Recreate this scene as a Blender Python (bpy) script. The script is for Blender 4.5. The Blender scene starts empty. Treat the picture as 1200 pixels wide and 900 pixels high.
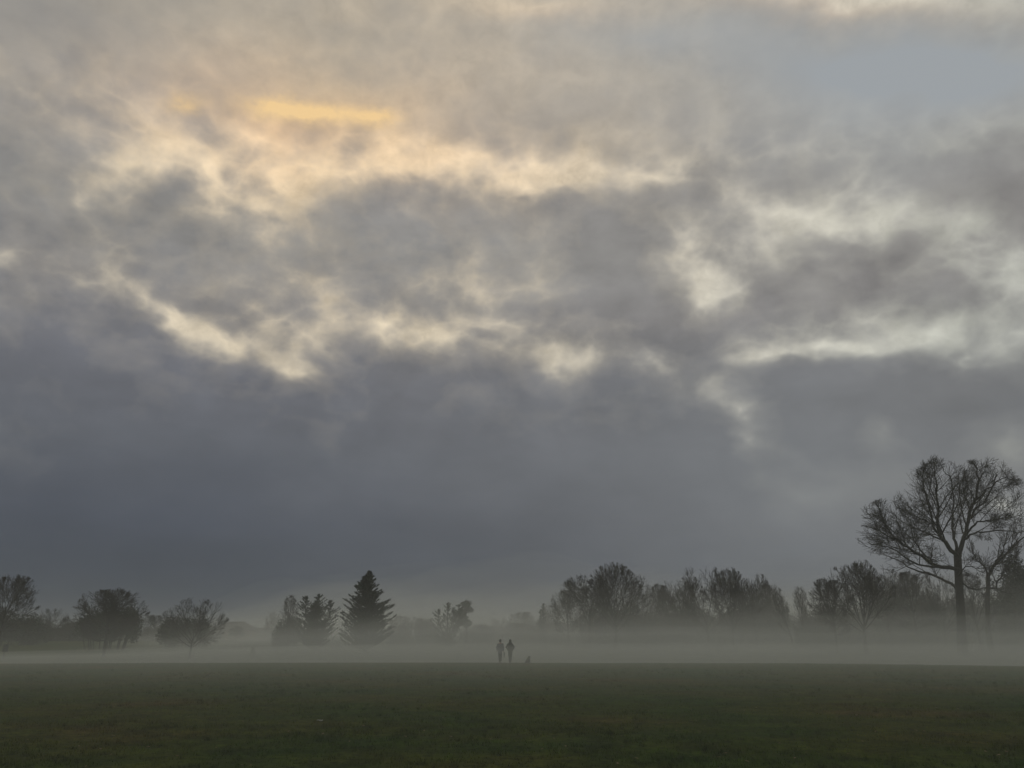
import bpy, bmesh, math, random
import numpy as np
from mathutils import Vector, Matrix, noise

PI = math.pi
R = math.radians
S = bpy.context.scene
C = S.collection

# ------------------------------------------------------------------ camera
W, H, F = 1200.0, 900.0, 900.0           # photograph's frame and focal length in its pixels
EYE = Vector((0, 0, 1.6))
HOR = 752.0
PITCH = math.atan((HOR - H / 2) / F)

def ray(px, py):
    x = (px - W / 2) / F
    y = (H / 2 - py) / F
    cp, sp = math.cos(PITCH), math.sin(PITCH)
    return Vector((x, cp - y * sp, sp + y * cp))

def at(px, py, Y):
    d = ray(px, py)
    return EYE + d * (Y / d.y)

cam = bpy.data.cameras.new('camera')
cam.sensor_width = 36
cam.lens = 36 * F / W
cam.clip_start = 0.1
cam.clip_end = 6000
co = bpy.data.objects.new('camera', cam)
C.objects.link(co)
co.location = EYE
co.rotation_euler = (PI / 2 + PITCH, 0, 0)
S.camera = co

# ------------------------------------------------------------------ helpers
def srgb(r, g, b):
    def f(c):
        c = c / 255.0
        return c / 12.92 if c <= 0.04045 else ((c + 0.055) / 1.055) ** 2.4
    return (f(r), f(g), f(b), 1.0)

def tag(o, label=None, cat=None, group=None, kind=None):
    if label: o['label'] = label
    if cat: o['category'] = cat
    if group: o['group'] = group
    if kind: o['kind'] = kind
    return o

def empty(name, loc):
    o = bpy.data.objects.new(name, None)
    o.empty_display_size = 0.3
    o.location = loc
    C.objects.link(o)
    return o

def link(name, me, mat, parent=None):
    me.name = name
    o = bpy.data.objects.new(name, me)
    if mat: me.materials.append(mat)
    C.objects.link(o)
    if parent: o.parent = parent
    return o

def mesh_np(name, V, Fc, smooth=False):
    """Fc: int array (n,3) or (n,4), or a list of both"""
    me = bpy.data.meshes.new(name)
    V = np.asarray(V, np.float32)
    if not isinstance(Fc, list): Fc = [Fc]
    Fc = [np.asarray(f, np.int32) for f in Fc if len(f)]
    me.vertices.add(len(V)); me.vertices.foreach_set('co', V.ravel())
    n = sum(len(f) for f in Fc)
    loops = np.concatenate([f.ravel() for f in Fc])
    tot = np.concatenate([np.full(len(f), f.shape[1], np.int32) for f in Fc])
    start = np.concatenate([[0], np.cumsum(tot)[:-1]]).astype(np.int32)
    me.loops.add(len(loops)); me.loops.foreach_set('vertex_index', loops)
    me.polygons.add(n)
    me.polygons.foreach_set('loop_start', start)
    me.polygons.foreach_set('loop_total', tot)
    me.update(calc_edges=True)
    me.validate()
    if smooth:
        me.polygons.foreach_set('use_smooth', np.ones(n, bool))
    return me

def fbm(x, y, z=0.0, oct=3):
    return noise.fractal(Vector((x, y, z)), 1.0, 2.0, oct)

# ------------------------------------------------------------------ materials
def mat_noise(name, c1, c2, scale=3.0, rough=0.9, detail=4, coord='Object', bump=0.0, spec=0.2):
    m = bpy.data.materials.new(name); m.use_nodes = True
    nt = m.node_tree; n = nt.nodes; b = n['Principled BSDF']
    tc = n.new('ShaderNodeTexCoord'); nz = n.new('ShaderNodeTexNoise')
    nz.inputs['Scale'].default_value = scale; nz.inputs['Detail'].default_value = detail
    nt.links.new(tc.outputs[coord], nz.inputs['Vector'])
    cr = n.new('ShaderNodeValToRGB')
    cr.color_ramp.elements[0].position = 0.3; cr.color_ramp.elements[1].position = 0.7
    cr.color_ramp.elements[0].color = (*c1, 1); cr.color_ramp.elements[1].color = (*c2, 1)
    nt.links.new(nz.outputs['Fac'], cr.inputs['Fac'])
    nt.links.new(cr.outputs['Color'], b.inputs['Base Color'])
    b.inputs['Roughness'].default_value = rough
    b.inputs['Specular IOR Level'].default_value = spec
    if bump:
        bp = n.new('ShaderNodeBump'); bp.inputs['Strength'].default_value = bump
        nt.links.new(nz.outputs['Fac'], bp.inputs['Height'])
        nt.links.new(bp.outputs['Normal'], b.inputs['Normal'])
    return m

BARK = mat_noise('bark', (0.030, 0.028, 0.024), (0.060, 0.055, 0.047), 6, 0.95, bump=0.4)
TWIG = mat_noise('twig_bark', (0.032, 0.028, 0.024), (0.058, 0.050, 0.042), 2, 0.95)
NEEDLE = mat_noise('conifer_needles', (0.018, 0.028, 0.017), (0.045, 0.062, 0.034), 1.2, 0.85)
LEAFM = mat_noise('evergreen_leaves', (0.022, 0.030, 0.016), (0.052, 0.064, 0.034), 1.0, 0.8)
BRAMBLE = mat_noise('bare_hedge_twigs', (0.034, 0.030, 0.024), (0.060, 0.052, 0.040), 1.0, 0.95)

# ------------------------------------------------------------------ ground shape
PROF = [(-400, 0.3), (-60, 0.0), (40, 0.0), (60, 0.02), (66, 0.0), (74, -0.55), (86, -1.0), (93, -0.8),
        (102, -0.35), (130, 0.25), (160, 1.0), (220, 1.9), (400, 3.0), (1200, 6.0)]
def prof(y):
    if y <= PROF[0][0]: return PROF[0][1]
    for (a, za), (b, zb) in zip(PROF, PROF[1:]):
        if y <= b:
            t = (y - a) / (b - a); t = t * t * (3 - 2 * t)
            return za + (zb - za) * t
    return PROF[-1][1]
def sstep(a, b, x):
    t = min(1, max(0, (x - a) / (b - a))); return t * t * (3 - 2 * t)
def gz(x, y):
    k = 1.0 + 0.19 * sstep(8, 42, x) + 0.06 * sstep(-8, -45, x)
    z = prof(y * k) if y > 0 else prof(y)
    amp = 0.055 if y < 80 else 0.12
    z += amp * fbm(x * 0.06, y * 0.05, 3.1) * 0.8
    z += 0.010 * fbm(x * 0.9, y * 0.9, 7.7, 2)
    return z

# ground sheet: fine near the camera, coarse to the horizon
ys = np.concatenate([np.arange(-60, 4, 4), np.arange(4, 30, 0.22), np.arange(30, 110, 0.5),
                     np.arange(110, 240, 4), np.linspace(240, 1200, 30)])
t = np.linspace(-1, 1, 281)
xs = np.sign(t) * (np.abs(t) * 60 + np.abs(t) ** 7 * 1100)
V = np.empty((len(ys), len(xs), 3), np.float32)
for j, y in enumerate(ys):
    for i, x in enumerate(xs):
        V[j, i] = (x, y, gz(float(x), float(y)))
nx, ny = len(xs), len(ys)
idx = np.arange(nx * ny).reshape(ny, nx)
Fq = np.stack([idx[:-1, :-1], idx[:-1, 1:], idx[1:, 1:], idx[1:, :-1]], -1).reshape(-1, 4)
gm = mesh_np('ground', V.reshape(-1, 3), Fq, True)

def ground_material(name, gain):
    m = bpy.data.materials.new(name); m.use_nodes = True
    nt = m.node_tree; n = nt.nodes; L = nt.links; b = n['Principled BSDF']
    tc = n.new('ShaderNodeTexCoord')
    def nz(scale, detail, rough=0.5, dist=0.0):
        q = n.new('ShaderNodeTexNoise'); q.inputs['Scale'].default_value = scale
        q.inputs['Detail'].default_value = detail; q.inputs['Roughness'].default_value = rough
        q.inputs['Distortion'].default_value = dist
        L.new(tc.outputs['Object'], q.inputs['Vector']); return q
    def ramp(f, st):
        r = n.new('ShaderNodeValToRGB'); cr = r.color_ramp
        while len(cr.elements) < len(st): cr.elements.new(1.0)
        for e, (p, c) in zip(cr.elements, st): e.position = p; e.color = (*c, 1)
        L.new(f, r.inputs[0]); return r.outputs[0]
    def mul(a, b_):
        q = n.new('ShaderNodeMix'); q.data_type = 'RGBA'; q.blend_type = 'MULTIPLY'; q.inputs[0].default_value = 1
        L.new(a, q.inputs[6]); L.new(b_, q.inputs[7]); return q.outputs[2]
    a = nz(0.16, 5, 0.6); c = nz(1.1, 5, 0.65, 0.3); d = nz(6, 4, 0.7)
    g_ = gain
    g_ *= 1.22
    c1 = ramp(a.outputs['Fac'], [(.33, (.015 * g_, .036 * g_, .005 * g_)), (.46, (.024 * g_, .038 * g_, .004 * g_)), (.56, (.034 * g_, .040 * g_, .005 * g_)), (.68, (.050 * g_, .037 * g_, .009 * g_))])
    c2 = ramp(c.outputs['Fac'], [(.30, (.50, .55, .5)), (.50, (1.0, 1.0, 1.0)), (.70, (1.55, 1.5, 1.3))])
    c3 = ramp(d.outputs['Fac'], [(.33, (.25, .28, .25)), (.47, (.95, .95, .95)), (.70, (1.5, 1.5, 1.4))])
    L.new(mul(mul(c1, c2), c3), b.inputs['Base Color'])
    b.inputs['Roughness'].default_value = 1.0; b.inputs['Specular IOR Level'].default_value = 0.03
    bp = n.new('ShaderNodeBump'); bp.inputs['Strength'].default_value = 0.8; bp.inputs['Distance'].default_value = 0.08
    L.new(d.outputs['Fac'], bp.inputs['Height']); L.new(bp.outputs['Normal'], b.inputs['Normal'])
    return m
ground = link('ground', gm, ground_material('winter_grass_ground', 1.0))
tag(ground, 'wide flat dark green park grassland running to a low crest', kind='structure')

# ------------------------------------------------------------------ grass blades (stuff)
def make_grass():
    rg = np.random.default_rng(5)
    N = 330000
    # spread evenly as seen from eye height: depression angle uniform
    u = rg.random(N)
    # near-weighted distances 8.5..64 m
    y = 8.6 * (64 / 8.6) ** (u ** 1.15)
    x = (rg.random(N) * 2 - 1) * (y * 0.72 + 3)
    keep = np.empty(N, bool); hh = np.empty(N); zz = np.empty(N)
    for i in range(N):
        a = fbm(x[i] * 0.8, y[i] * 0.8, 1.3, 3)
        b_ = fbm(x[i] * 4.0, y[i] * 4.0, 9.1, 2)
        keep[i] = rg.random() < 0.55 + 0.5 * a + 0.9 * b_
        hh[i] = 0.020 + 0.030 * max(0, 0.5 + 0.6 * a + 0.9 * b_)
        zz[i] = 0
    x, y, hh = x[keep], y[keep], hh[keep]
    # coarse tussocks standing above the mown turf
    T_ = 5200; ty = 8.8 * (50 / 8.8) ** rg.random(T_); tx = (rg.random(T_) * 2 - 1) * (ty * .72 + 2)
    pt = np.array([fbm(a * .25, b * .25, 5.5, 2) for a, b in zip(tx, ty)]); ok = rg.random(T_) < .35 + 1.2 * pt
    tx, ty = tx[ok], ty[ok]; k = 26; sr = rg.uniform(.02, .09, len(tx))
    x = np.concatenate([x, (tx[:, None] + rg.normal(0, 1, (len(tx), k)) * sr[:, None]).ravel()])
    y = np.concatenate([y, (ty[:, None] + rg.normal(0, 1, (len(tx), k)) * sr[:, None]).ravel()])
    hh = np.concatenate([hh, np.repeat(rg.uniform(.035, .085, len(tx)), k)])
    z = np.array([gz(float(a), float(b)) for a, b in zip(x, y)])
    n = len(x)
    sc = 0.8 + 0.035 * y * rg.uniform(0.6, 1.2, n)
    hh = hh * rg.uniform(0.6, 1.5, n) * (0.9 + 0.01 * y)
    wd = 0.0045 * sc * rg.uniform(0.7, 1.4, n)
    an = rg.random(n) * 2 * PI
    ln = rg.uniform(0.2, 1.0, n) * hh; la = rg.random(n) * 2 * PI
    P = np.stack([x, y, z - 0.006], 1)
    dx = np.stack([np.cos(an) * wd, np.sin(an) * wd, np.zeros(n)], 1)
    tip = P + np.stack([np.cos(la) * ln, np.sin(la) * ln, hh + 0.006], 1)
    Vv = np.stack([P - dx, P + dx, tip], 1).reshape(-1, 3)
    Ff = np.arange(n * 3).reshape(-1, 3)
    return mesh_np('grass', Vv, Ff)
GRASSM = ground_material('grass_blades', 1.7)
g = link('grass', make_grass(), GRASSM)
tag(g, 'short damp winter grass growing over the open field', kind='stuff')

# ------------------------------------------------------------------ tubes & branching
class Tubes:
    def __init__(s): s.V = []; s.F = []; s.n = 0
    def add(s, pts, rad, sides):
        pts = np.asarray(pts, float); k = len(pts)
        tan = np.gradient(pts, axis=0)
        tan /= np.linalg.norm(tan, axis=1)[:, None] + 1e-9
        up = np.array([0.13, 0.27, 0.95]) if abs(tan[0][2]) < 0.8 else np.array([0.9, 0.3, 0.1])
        a = np.cross(tan, up); a /= np.linalg.norm(a, axis=1)[:, None] + 1e-9
        b = np.cross(tan, a)
        th = np.arange(sides) * 2 * PI / sides
        ring = pts[:, None, :] + np.asarray(rad)[:, None, None] * (np.cos(th)[None, :, None] * a[:, None, :] + np.sin(th)[None, :, None] * b[:, None, :])
        ii = s.n + np.arange(k * sides).reshape(k, sides)
        j = np.roll(ii, -1, axis=1)
        s.F.append(np.stack([ii[:-1], j[:-1], j[1:], ii[1:]], -1).reshape(-1, 4))
        s.V.append(ring.reshape(-1, 3)); s.n += k * sides
    def mesh(s, name): return mesh_np(name, np.concatenate(s.V), np.concatenate(s.F), True)

def unit(v):
    return v / (np.linalg.norm(v) + 1e-9)

def perp_dir(rg, d, ang, phi=None):
    a = np.cross(d, [0.3, 0.5, 0.8]); a = unit(a); b = np.cross(d, a)
    ph = rg.random() * 2 * PI if phi is None else phi
    return unit(d * math.cos(ang) + (a * math.cos(ph) + b * math.sin(ph)) * math.sin(ang))

def env_reach(P, p, d, want):
    """how far a branch may run before it leaves the crown's outline"""
    f = P.get('env')
    if not f: return want
    s = 0.0; step = P.get('estep', .25)
    while s < want:
        if not f(p + d * (s + step)): break
        s += step
    return s

def grow(rg, TT, CT, p, d, length, r, level, P):
    """level 0/1 go in the trunk tubes TT, finer ones in the crown tubes CT"""
    if level >= 1 and P.get('env'):
        reach = env_reach(P, p, unit(d + np.array([0, 0, P['trop'][level] * 1.5])), length if level > 1 else 99)
        lm = P.get('lmin', .22)
        if level > 1 and reach < lm: return
        length = max(lm, reach * (rg.uniform(.84, 1.0) if level == 1 else rg.uniform(.62, 1.05)))
    nseg = P['segs'][level]
    pts = [p]; rad = [r]; dirs = [d]
    rend = max(P['rmin'], r * P['taper'][level])
    step = length / nseg
    for i in range(nseg):
        d = unit(d + rg.normal(0, P['wob'][level], 3) + np.array([0, 0, P['trop'][level]]) * (0.5 + i / nseg))
        p = p + d * step
        pts.append(p); dirs.append(d); rad.append(r + (rend - r) * ((i + 1) / nseg) ** 0.9)
    (TT if level < P['trunk_levels'] else CT).add(pts, rad, P['sides'][level])
    branch_off(rg, TT, CT, pts, rad, dirs, length, level, P)

def branch_off(rg, TT, CT, pts, rad, dirs, length, level, P, s0=None):
    if level + 1 >= len(P['segs']): return
    n = P['kids'][level]
    n = max(1, int(round(n * rg.uniform(0.85, 1.15))))
    s0 = P['start'][level] if s0 is None else s0
    ph = rg.random() * 6.28
    for k in range(n):
        t = s0 + (1 - s0) * (k + rg.random() * 0.8) / n
        t = min(t, 0.995)
        f = t * (len(pts) - 1); i = int(f); fr = f - i
        i = min(i, len(pts) - 2)
        q = pts[i] * (1 - fr) + pts[i + 1] * fr
        rr = rad[i] * (1 - fr) + rad[i + 1] * fr
        ph += 2.4 + rg.normal(0, 0.5)
        A = P['ang'][level]
        if level == 0 and 'a_lo' in P: A = P['a_lo'] + (P['a_hi'] - P['a_lo']) * (t - s0) / (1 - s0)
        nd = perp_dir(rg, dirs[i + 1], A * rg.uniform(0.75, 1.25), ph)
        L = length * P['ratio'][level] * rg.uniform(0.7, 1.15) * (1.0 - 0.45 * (t - s0) / (1 - s0 + 1e-6))
        grow(rg, TT, CT, q, nd, L, max(P['rmin'], rr * P['rr'][level]), level + 1, P)
    # leader continues as a finer fork
    if level >= 1:
        for _ in range(1):
            nd = perp_dir(rg, dirs[-1], P['ang'][level] * 0.3)
            grow(rg, TT, CT, pts[-1], nd, length * P['ratio'][level] * 0.8, rad[-1], level + 1, P)

def bare_params(**k):
    P = dict(segs=[6, 7, 6, 4, 3], wob=[0.04, 0.07, 0.08, 0.09, 0.10], trop=[0.02, 0.05, 0.04, 0.03, 0.02],
             taper=[0.5, 0.22, 0.3, 0.4, 0.6], kids=[13, 7, 8, 4, 0], start=[0.40, 0.15, 0.15, 0.12, 0],
             ang=[0.85, 0.55, 0.55, 0.55, 0], ratio=[0.8, 0.85, 0.50, 0.5, 0], rr=[0.5, 0.55, 0.6, 0.7, 0],
             sides=[8, 6, 4, 3, 3], rmin=0.012, trunk_levels=2)
    P.update(k); return P

def ellipsoid_env(cz, rx, rz, lump, seed):
    def f(q):
        v = Vector((q[0] / rx, q[1] / rx, (q[2] - cz) / rz)); l = v.length
        if l < .5: return True
        n_ = v / l
        return l < 1 + lump * noise.noise(n_ * 2.2 + Vector((seed, 0, 0)))
    return f

def bare_tree_meshes(seed, height=10.0, P=None, lean=0.0, env=(5.9, 4.2, 4.1, .25), trunk=5.0):
    rg = np.random.default_rng(seed)
    P = P or bare_params()
    P['env'] = ellipsoid_env(*env, seed * 1.7)
    TT, CT = Tubes(), Tubes()
    r0 = height * 0.018
    TT.add([np.array([0, 0, -0.8]), np.array([0, 0, 0.0]), np.array([0, 0, 0.35])], [r0 * 1.6, r0 * 1.4, r0 * 1.05], 8)
    grow(rg, TT, CT, np.array([0, 0, 0.3]), unit(np.array([lean, 0, 1.0])), trunk, r0 * 1.05, 0, P)
    a, b = TT.mesh('trunk'), CT.mesh('crown')
    for me, mt in ((a, BARK), (b, TWIG)): me.materials.append(mt)
    hi = max(v.co.z for v in b.vertices)
    xs_ = [v.co.x for v in b.vertices]
    return (a, b, hi, max(xs_) - min(xs_))

BARE = [
    bare_tree_meshes(11),
    bare_tree_meshes(23, P=bare_params(kids=[14, 7, 8, 4, 0], start=[.55, .2, .15, .12, 0], a_lo=.95, a_hi=.15), env=(5.6, 4.6, 4.4, .18), trunk=3.4),
    bare_tree_meshes(37, P=bare_params(kids=[12, 7, 8, 4, 0], start=[.45, .2, .15, .12, 0], a_lo=1.15, a_hi=.3), env=(5.4, 4.8, 4.6, .3), trunk=2.8),
    bare_tree_meshes(41, P=bare_params(kids=[12, 6, 6, 3, 0], start=[.25, .2, .15, .12, 0], a_lo=.7, a_hi=.15), env=(5.7, 2.4, 4.3, .3), trunk=6.2),
    bare_tree_meshes(59, P=bare_params(kids=[17, 8, 9, 4, 0], start=[.38, .15, .1, .1, 0], a_lo=1.25, a_hi=.2), env=(6.1, 4.4, 3.9, .15), trunk=5.4),
]

def place_bare(v, px, top, Y, wpx, label, group, name='bare_tree', rot=None, base_px=None, cat='tree'):
    a, b, hi, wd = BARE[v]
    x = at(px, 740, Y).x
    z0 = gz(x, Y)
    Ht = at(px, top, Y).z - z0
    sz = Ht / hi
    sx = (at(px + wpx / 2, 740, Y).x - at(px - wpx / 2, 740, Y).x) / wd
    root = empty(name, (x, Y, z0))
    root.scale = (sx, sx, sz)
    root.rotation_euler = (0, 0, rot if rot is not None else (px * 0.37) % 6.28)
    for me, nm in ((a, 'trunk'), (b, 'crown')):
        o = bpy.data.objects.new(nm, me); C.objects.link(o); o.parent = root
    return tag(root, label, cat, group)

# ------------------------------------------------------------------ the big tree on the right
def big_tree():
    rg = np.random.default_rng(77)
    Y0 = 97.0; K_ = Y0 / 75.0
    bx = at(1124, 740, Y0).x
    bz = gz(bx, Y0)
    base = np.array([bx, Y0, bz])
    def w(px, py, dy=0.0):
        v = at(px, py, Y0 + dy * K_); return np.array([v.x, v.y, v.z]) - base
    TT, CT = Tubes(), Tubes()
    P = bare_params(segs=[7, 8, 6, 5, 4], wob=[.03, .08, .09, .09, .08],
                    ang=[.6, .68, .78, .75, .5], ratio=[.5, .50, .52, .5, 0], rmin=0.0155, rr=[.6, .5, .5, .7, 0],
                    trop=[0, .04, .06, .04, .02], sides=[10, 7, 5, 3, 3], trunk_levels=2, start=[.2, .12, .10, .1, 0], estep=.5, lmin=.4)
    lobes = []
    for (cx_, cy_, ax_, ay_, dp, rd) in [(1097, 588, 42, 51, -1, 5.2), (1157, 586, 36, 48, 0, 5.0), (1180, 612, 34, 26, 0, 4.5), (1124, 612, 40, 46, 1, 5.2),
                                   (1046, 634, 42, 34, -4, 5), (1062, 612, 36, 30, 0, 5), (1030, 612, 20, 28, -5, 3), (1070, 655, 48, 24, 0, 6),
                                   (1135, 668, 50, 30, 0, 5)]:
        c = w(cx_, cy_, dp); lobes.append((c, w(cx_ + ax_, cy_, dp)[0] - c[0], w(cx_, cy_ - ay_, dp)[2] - c[2], rd * K_))
    def env(q):
        for c, a_, b_, d_ in lobes:
            v = Vector(((q[0] - c[0]) / a_, (q[1] - c[1]) / d_, (q[2] - c[2]) / b_)); l = v.length
            if l < .6 or l < 1 + .16 * noise.noise(v / l * 2.6 + Vector((c[0], 0, 0))): return True
        return False
    P['env'] = env
    trunk = [np.array([0.0, 0, -0.6]), np.array([0.0, 0, 0.0]), np.array([0.0, 0, .5]), w(1127, 745), w(1126, 715), w(1124, 690), w(1123, 668), w(1122, 652)]
    TT.add(trunk, [r_ * K_ for r_ in (.78, .60, .46, .40, .37, .35, .35, .33)], 12)
    # main limbs traced in the place's own plane, each with its own depth
    limbs = [  # points (px, py, depth), start radius, end radius, kids, child length factor
        ([(1122, 654, 0), (1112, 640, -.4), (1103, 628, -.8), (1099, 612, -1.3), (1099, 592, -1.6), (1098, 570, -1.8), (1095, 552, -2)], .36, .05, 15, .42),
        ([(1103, 630, -.6), (1094, 618, -1), (1090, 598, -2), (1084, 580, -3), (1081, 562, -3.4), (1085, 548, -3.6)], .2, .04, 12, .42),
        ([(1122, 650, 0), (1120, 636, 1), (1116, 620, 2), (1116, 600, 2.4), (1117, 578, 2.6), (1113, 556, 2.8)], .26, .04, 12, .38),
        ([(1124, 652, 0), (1128, 636, .2), (1134, 616, .4), (1136, 600, .6), (1144, 582, 0), (1146, 562, -.4), (1143, 545, -.6)], .36, .05, 15, .42),
        ([(1134, 612, .4), (1142, 598, 1.2), (1152, 588, 2), (1162, 572, 2.6), (1168, 556, 3)], .2, .04, 12, .45),
        ([(1144, 586, 0), (1158, 574, -1.2), (1172, 562, -2), (1182, 560, -2.2)], .14, .03, 9, .5),
        ([(1132, 628, 0), (1142, 614, -1), (1156, 611, -2), (1172, 608, -3), (1190, 606, -3.6)], .17, .03, 11, .4),
        ([(1130, 632, 0), (1142, 625, 1), (1156, 623, 2), (1172, 622, 3), (1192, 624, 3.4), (1206, 622, 3.6)], .17, .03, 11, .4),
        ([(1126, 668, 0), (1104, 664, -1.4), (1088, 657, -3), (1074, 648, -4), (1058, 638, -5), (1044, 624, -5.6), (1034, 608, -6), (1029, 592, -6.2)], .32, .04, 17, .34),
        ([(1092, 660, -2.6), (1080, 645, -3), (1070, 630, -3), (1068, 612, -3)], .14, .03, 9, .45),
        ([(1060, 640, -4.6), (1044, 630, -5.2), (1030, 622, -6.4), (1016, 618, -7), (1008, 616, -7.4)], .13, .03, 9, .45),
        ([(1100, 664, -1.8), (1082, 664, -3), (1066, 656, -4.5), (1052, 646, -5.5), (1034, 640, -6), (1018, 636, -6.4)], .17, .03, 12, .36),
        ([(1125, 690, 0), (1108, 680, 2), (1088, 672, 4), (1070, 668, 5), (1052, 656, 6), (1036, 650, 6.5)], .25, .03, 13, .36),
        ([(1100, 616, -1), (1088, 612, 1), (1074, 604, 2.4), (1060, 600, 3), (1047, 590, 3.4)], .14, .03, 10, .42),
        ([(1108, 634, -.6), (1096, 627, .6), (1080, 627, 2), (1068, 630, 3)], .10, .03, 7, .45),
        ([(1122, 676, 0), (1128, 668, -2), (1134, 664, -3.4), (1148, 666, -4)], .12, .03, 7, .5),
        ([(1136, 596, .6), (1131, 582, 1.8), (1128, 566, 2.4), (1130, 552, 2.8)], .14, .03, 9, .42),
        ([(1113, 560, 2.8), (1106, 552, 3), (1104, 545, 3)], .06, .03, 5, .6),
        ([(1125, 682, 0), (1140, 690, 2.2), (1156, 688, 3.6), (1166, 680, 4)], .15, .03, 8, .5),
    ]
    for pts, r0, r1, kids, cl in limbs:
        K = [w(*q) for q in pts]
        # resample with a smooth curve and slight wobble
        D = []
        for i in range(len(K) - 1):
            p0 = K[max(0, i - 1)]; p1 = K[i]; p2 = K[i + 1]; p3 = K[min(len(K) - 1, i + 2)]
            for s in (0, .33, .66):
                D.append(0.5 * ((2 * p1) + (p2 - p0) * s + (2 * p0 - 5 * p1 + 4 * p2 - p3) * s * s + (3 * p1 - p0 - 3 * p2 + p3) * s ** 3))
        D.append(K[-1])
        for i in range(1, len(D)): D[i] = D[i] + rg.normal(0, .07, 3)
        n = len(D)
        rad = [K_ * (r0 * .66 + (r1 - r0 * .66) * (i / (n - 1)) ** .8) for i in range(n)]
        dirs = [unit(D[min(i, n - 1)] - D[max(i - 1, 0)]) if i else unit(D[1] - D[0]) for i in range(n)]
        TT.add(D, rad, 8)
        length = sum(np.linalg.norm(D[i + 1] - D[i]) for i in range(n - 1))
        Q = dict(P); Q['kids'] = [0, int(kids * .95), 10, 6, 0]; Q['ratio'] = [.5, max(.7, cl * 1.9), .50, .5, 0]
        branch_off(rg, TT, CT, D, rad, dirs, length, 1, Q, s0=.22)
    root = empty('bare_tree', tuple(base))
    link('trunk', TT.mesh('trunk'), BARK, root)
    link('crown', CT.mesh('crown'), TWIG, root)
    tag(root, 'tallest bare tree with heart-shaped twin-lobed crown and long low limb reaching left', 'tree', 'bare deciduous trees round the park')
big_tree()

# ------------------------------------------------------------------ foliage masses
def leaf_cards(rg, pts, size, outward=None):
    n = len(pts)
    a = rg.normal(size=(n, 3)); a /= np.linalg.norm(a, axis=1)[:, None]
    b = rg.normal(size=(n, 3)); b -= (a * b).sum(1)[:, None] * a; b /= np.linalg.norm(b, axis=1)[:, None]
    s = size * rg.uniform(.5, 1.4, n)[:, None]
    if outward is not None:
        a = outward + a * 0.5; a /= np.linalg.norm(a, axis=1)[:, None]
    V_ = np.stack([pts - b * s * .35, pts + b * s * .35, pts + a * s * 1.2], 1).reshape(-1, 3)
    return V_

def conifer_meshes(seed, height, width, nb=230, full=1.0, tip_up=0.55, spread_pow=0.8, tops=1, bottom=0.06, dens=60):
    """trunk plus a crown of rising branches, each clothed in needle sprays"""
    rg = np.random.default_rng(seed)
    TT = Tubes(); BT = Tubes(); L = []; O = []
    offs = [(0, 0, 1.0)] + [(rg.uniform(-.33, .33) * width, rg.uniform(-.2, .2) * width, rg.uniform(.84, .98)) for _ in range(tops - 1)]
    for ox, oy, hs in offs:
        top = height * hs
        TT.add([np.array([0, 0, -0.4]), np.array([ox * .3, oy * .3, top * .35]), np.array([ox, oy, top * .7]), np.array([ox, oy, top])],
               [height * .024, height * .018, height * .01, .02], 7)
        nbb = int(nb / len(offs))
        for k in range(nbb):
            t = bottom + (1 - bottom) * ((k + rg.random()) / nbb)
            z = top * t
            rmax = width * .5 * min(1.0, (1 - t) / full) ** spread_pow * (1 if len(offs) == 1 else .8) * rg.uniform(.30, 1.16) * (.86 + .28 * noise.noise(Vector((seed, t * 6, k % 7))))
            rmax *= 1 - 0.10 * max(0, .22 - t) / .22
            ph = rg.random() * 2 * PI
            d = np.array([math.cos(ph), math.sin(ph), 0])
            cx = ox * min(1, t / .7); cy = oy * min(1, t / .7)
            p0 = np.array([cx, cy, z]); p1 = p0 + d * rmax * .6 + np.array([0, 0, rmax * .1]); p2 = p0 + d * rmax + np.array([0, 0, rmax * tip_up])
            BT.add([p0, p1, p2], [.035, .025, .012], 3)
            m = int(dens * (0.4 + rmax / (width * .5)))
            s = rg.random(m) ** .7
            q = (1 - s)[:, None] ** 2 * p0 + (2 * s * (1 - s))[:, None] * p1 + (s ** 2)[:, None] * p2
            q += rg.normal(0, 1, (m, 3)) * (np.array([.16, .16, .12]) * (0.4 + rmax * .25))[None] * (1.15 - s)[:, None]
            L.append(q); O.append(np.tile(d * .6 + np.array([0, 0, .5]), (m, 1)))
        m = 60
        q = np.stack([ox + rg.normal(0, .07, m), oy + rg.normal(0, .07, m), top * (1 - rg.random(m) ** 1.5 * .12)], 1)
        L.append(q); O.append(np.tile([0, 0, 1.0], (m, 1)))
    L = np.concatenate(L); O = np.concatenate(O)
    Vl = leaf_cards(rg, L, height * .024, O)
    nb_ = BT.n; Vb = np.concatenate(BT.V)
    Vall = np.concatenate([Vb, Vl])
    Ff = [np.concatenate(BT.F), nb_ + np.arange(len(Vl)).reshape(-1, 3)]
    a = TT.mesh('trunk'); b = mesh_np('crown', Vall, Ff)
    a.materials.append(BARK); b.materials.append(NEEDLE)
    return a, b

def place_meshes(name, ab, px, Y, label, cat, group=None, scale=1, rot=0, names=('trunk', 'crown')):
    x = at(px, 740, Y).x
    root = empty(name, (x, Y, gz(x, Y)))
    root.scale = (scale,) * 3 if not isinstance(scale, tuple) else scale
    root.rotation_euler.z = rot
    for me, nm in zip(ab, names):
        o = bpy.data.objects.new(nm, me); C.objects.link(o); o.parent = root
    return tag(root, label, cat, group)

def top_h(px, py, Y):
    x = at(px, 740, Y).x
    return at(px, py, Y).z - gz(x, Y)
def wid(wpx, Y): return at(600 + wpx, 740, Y).x

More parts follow.
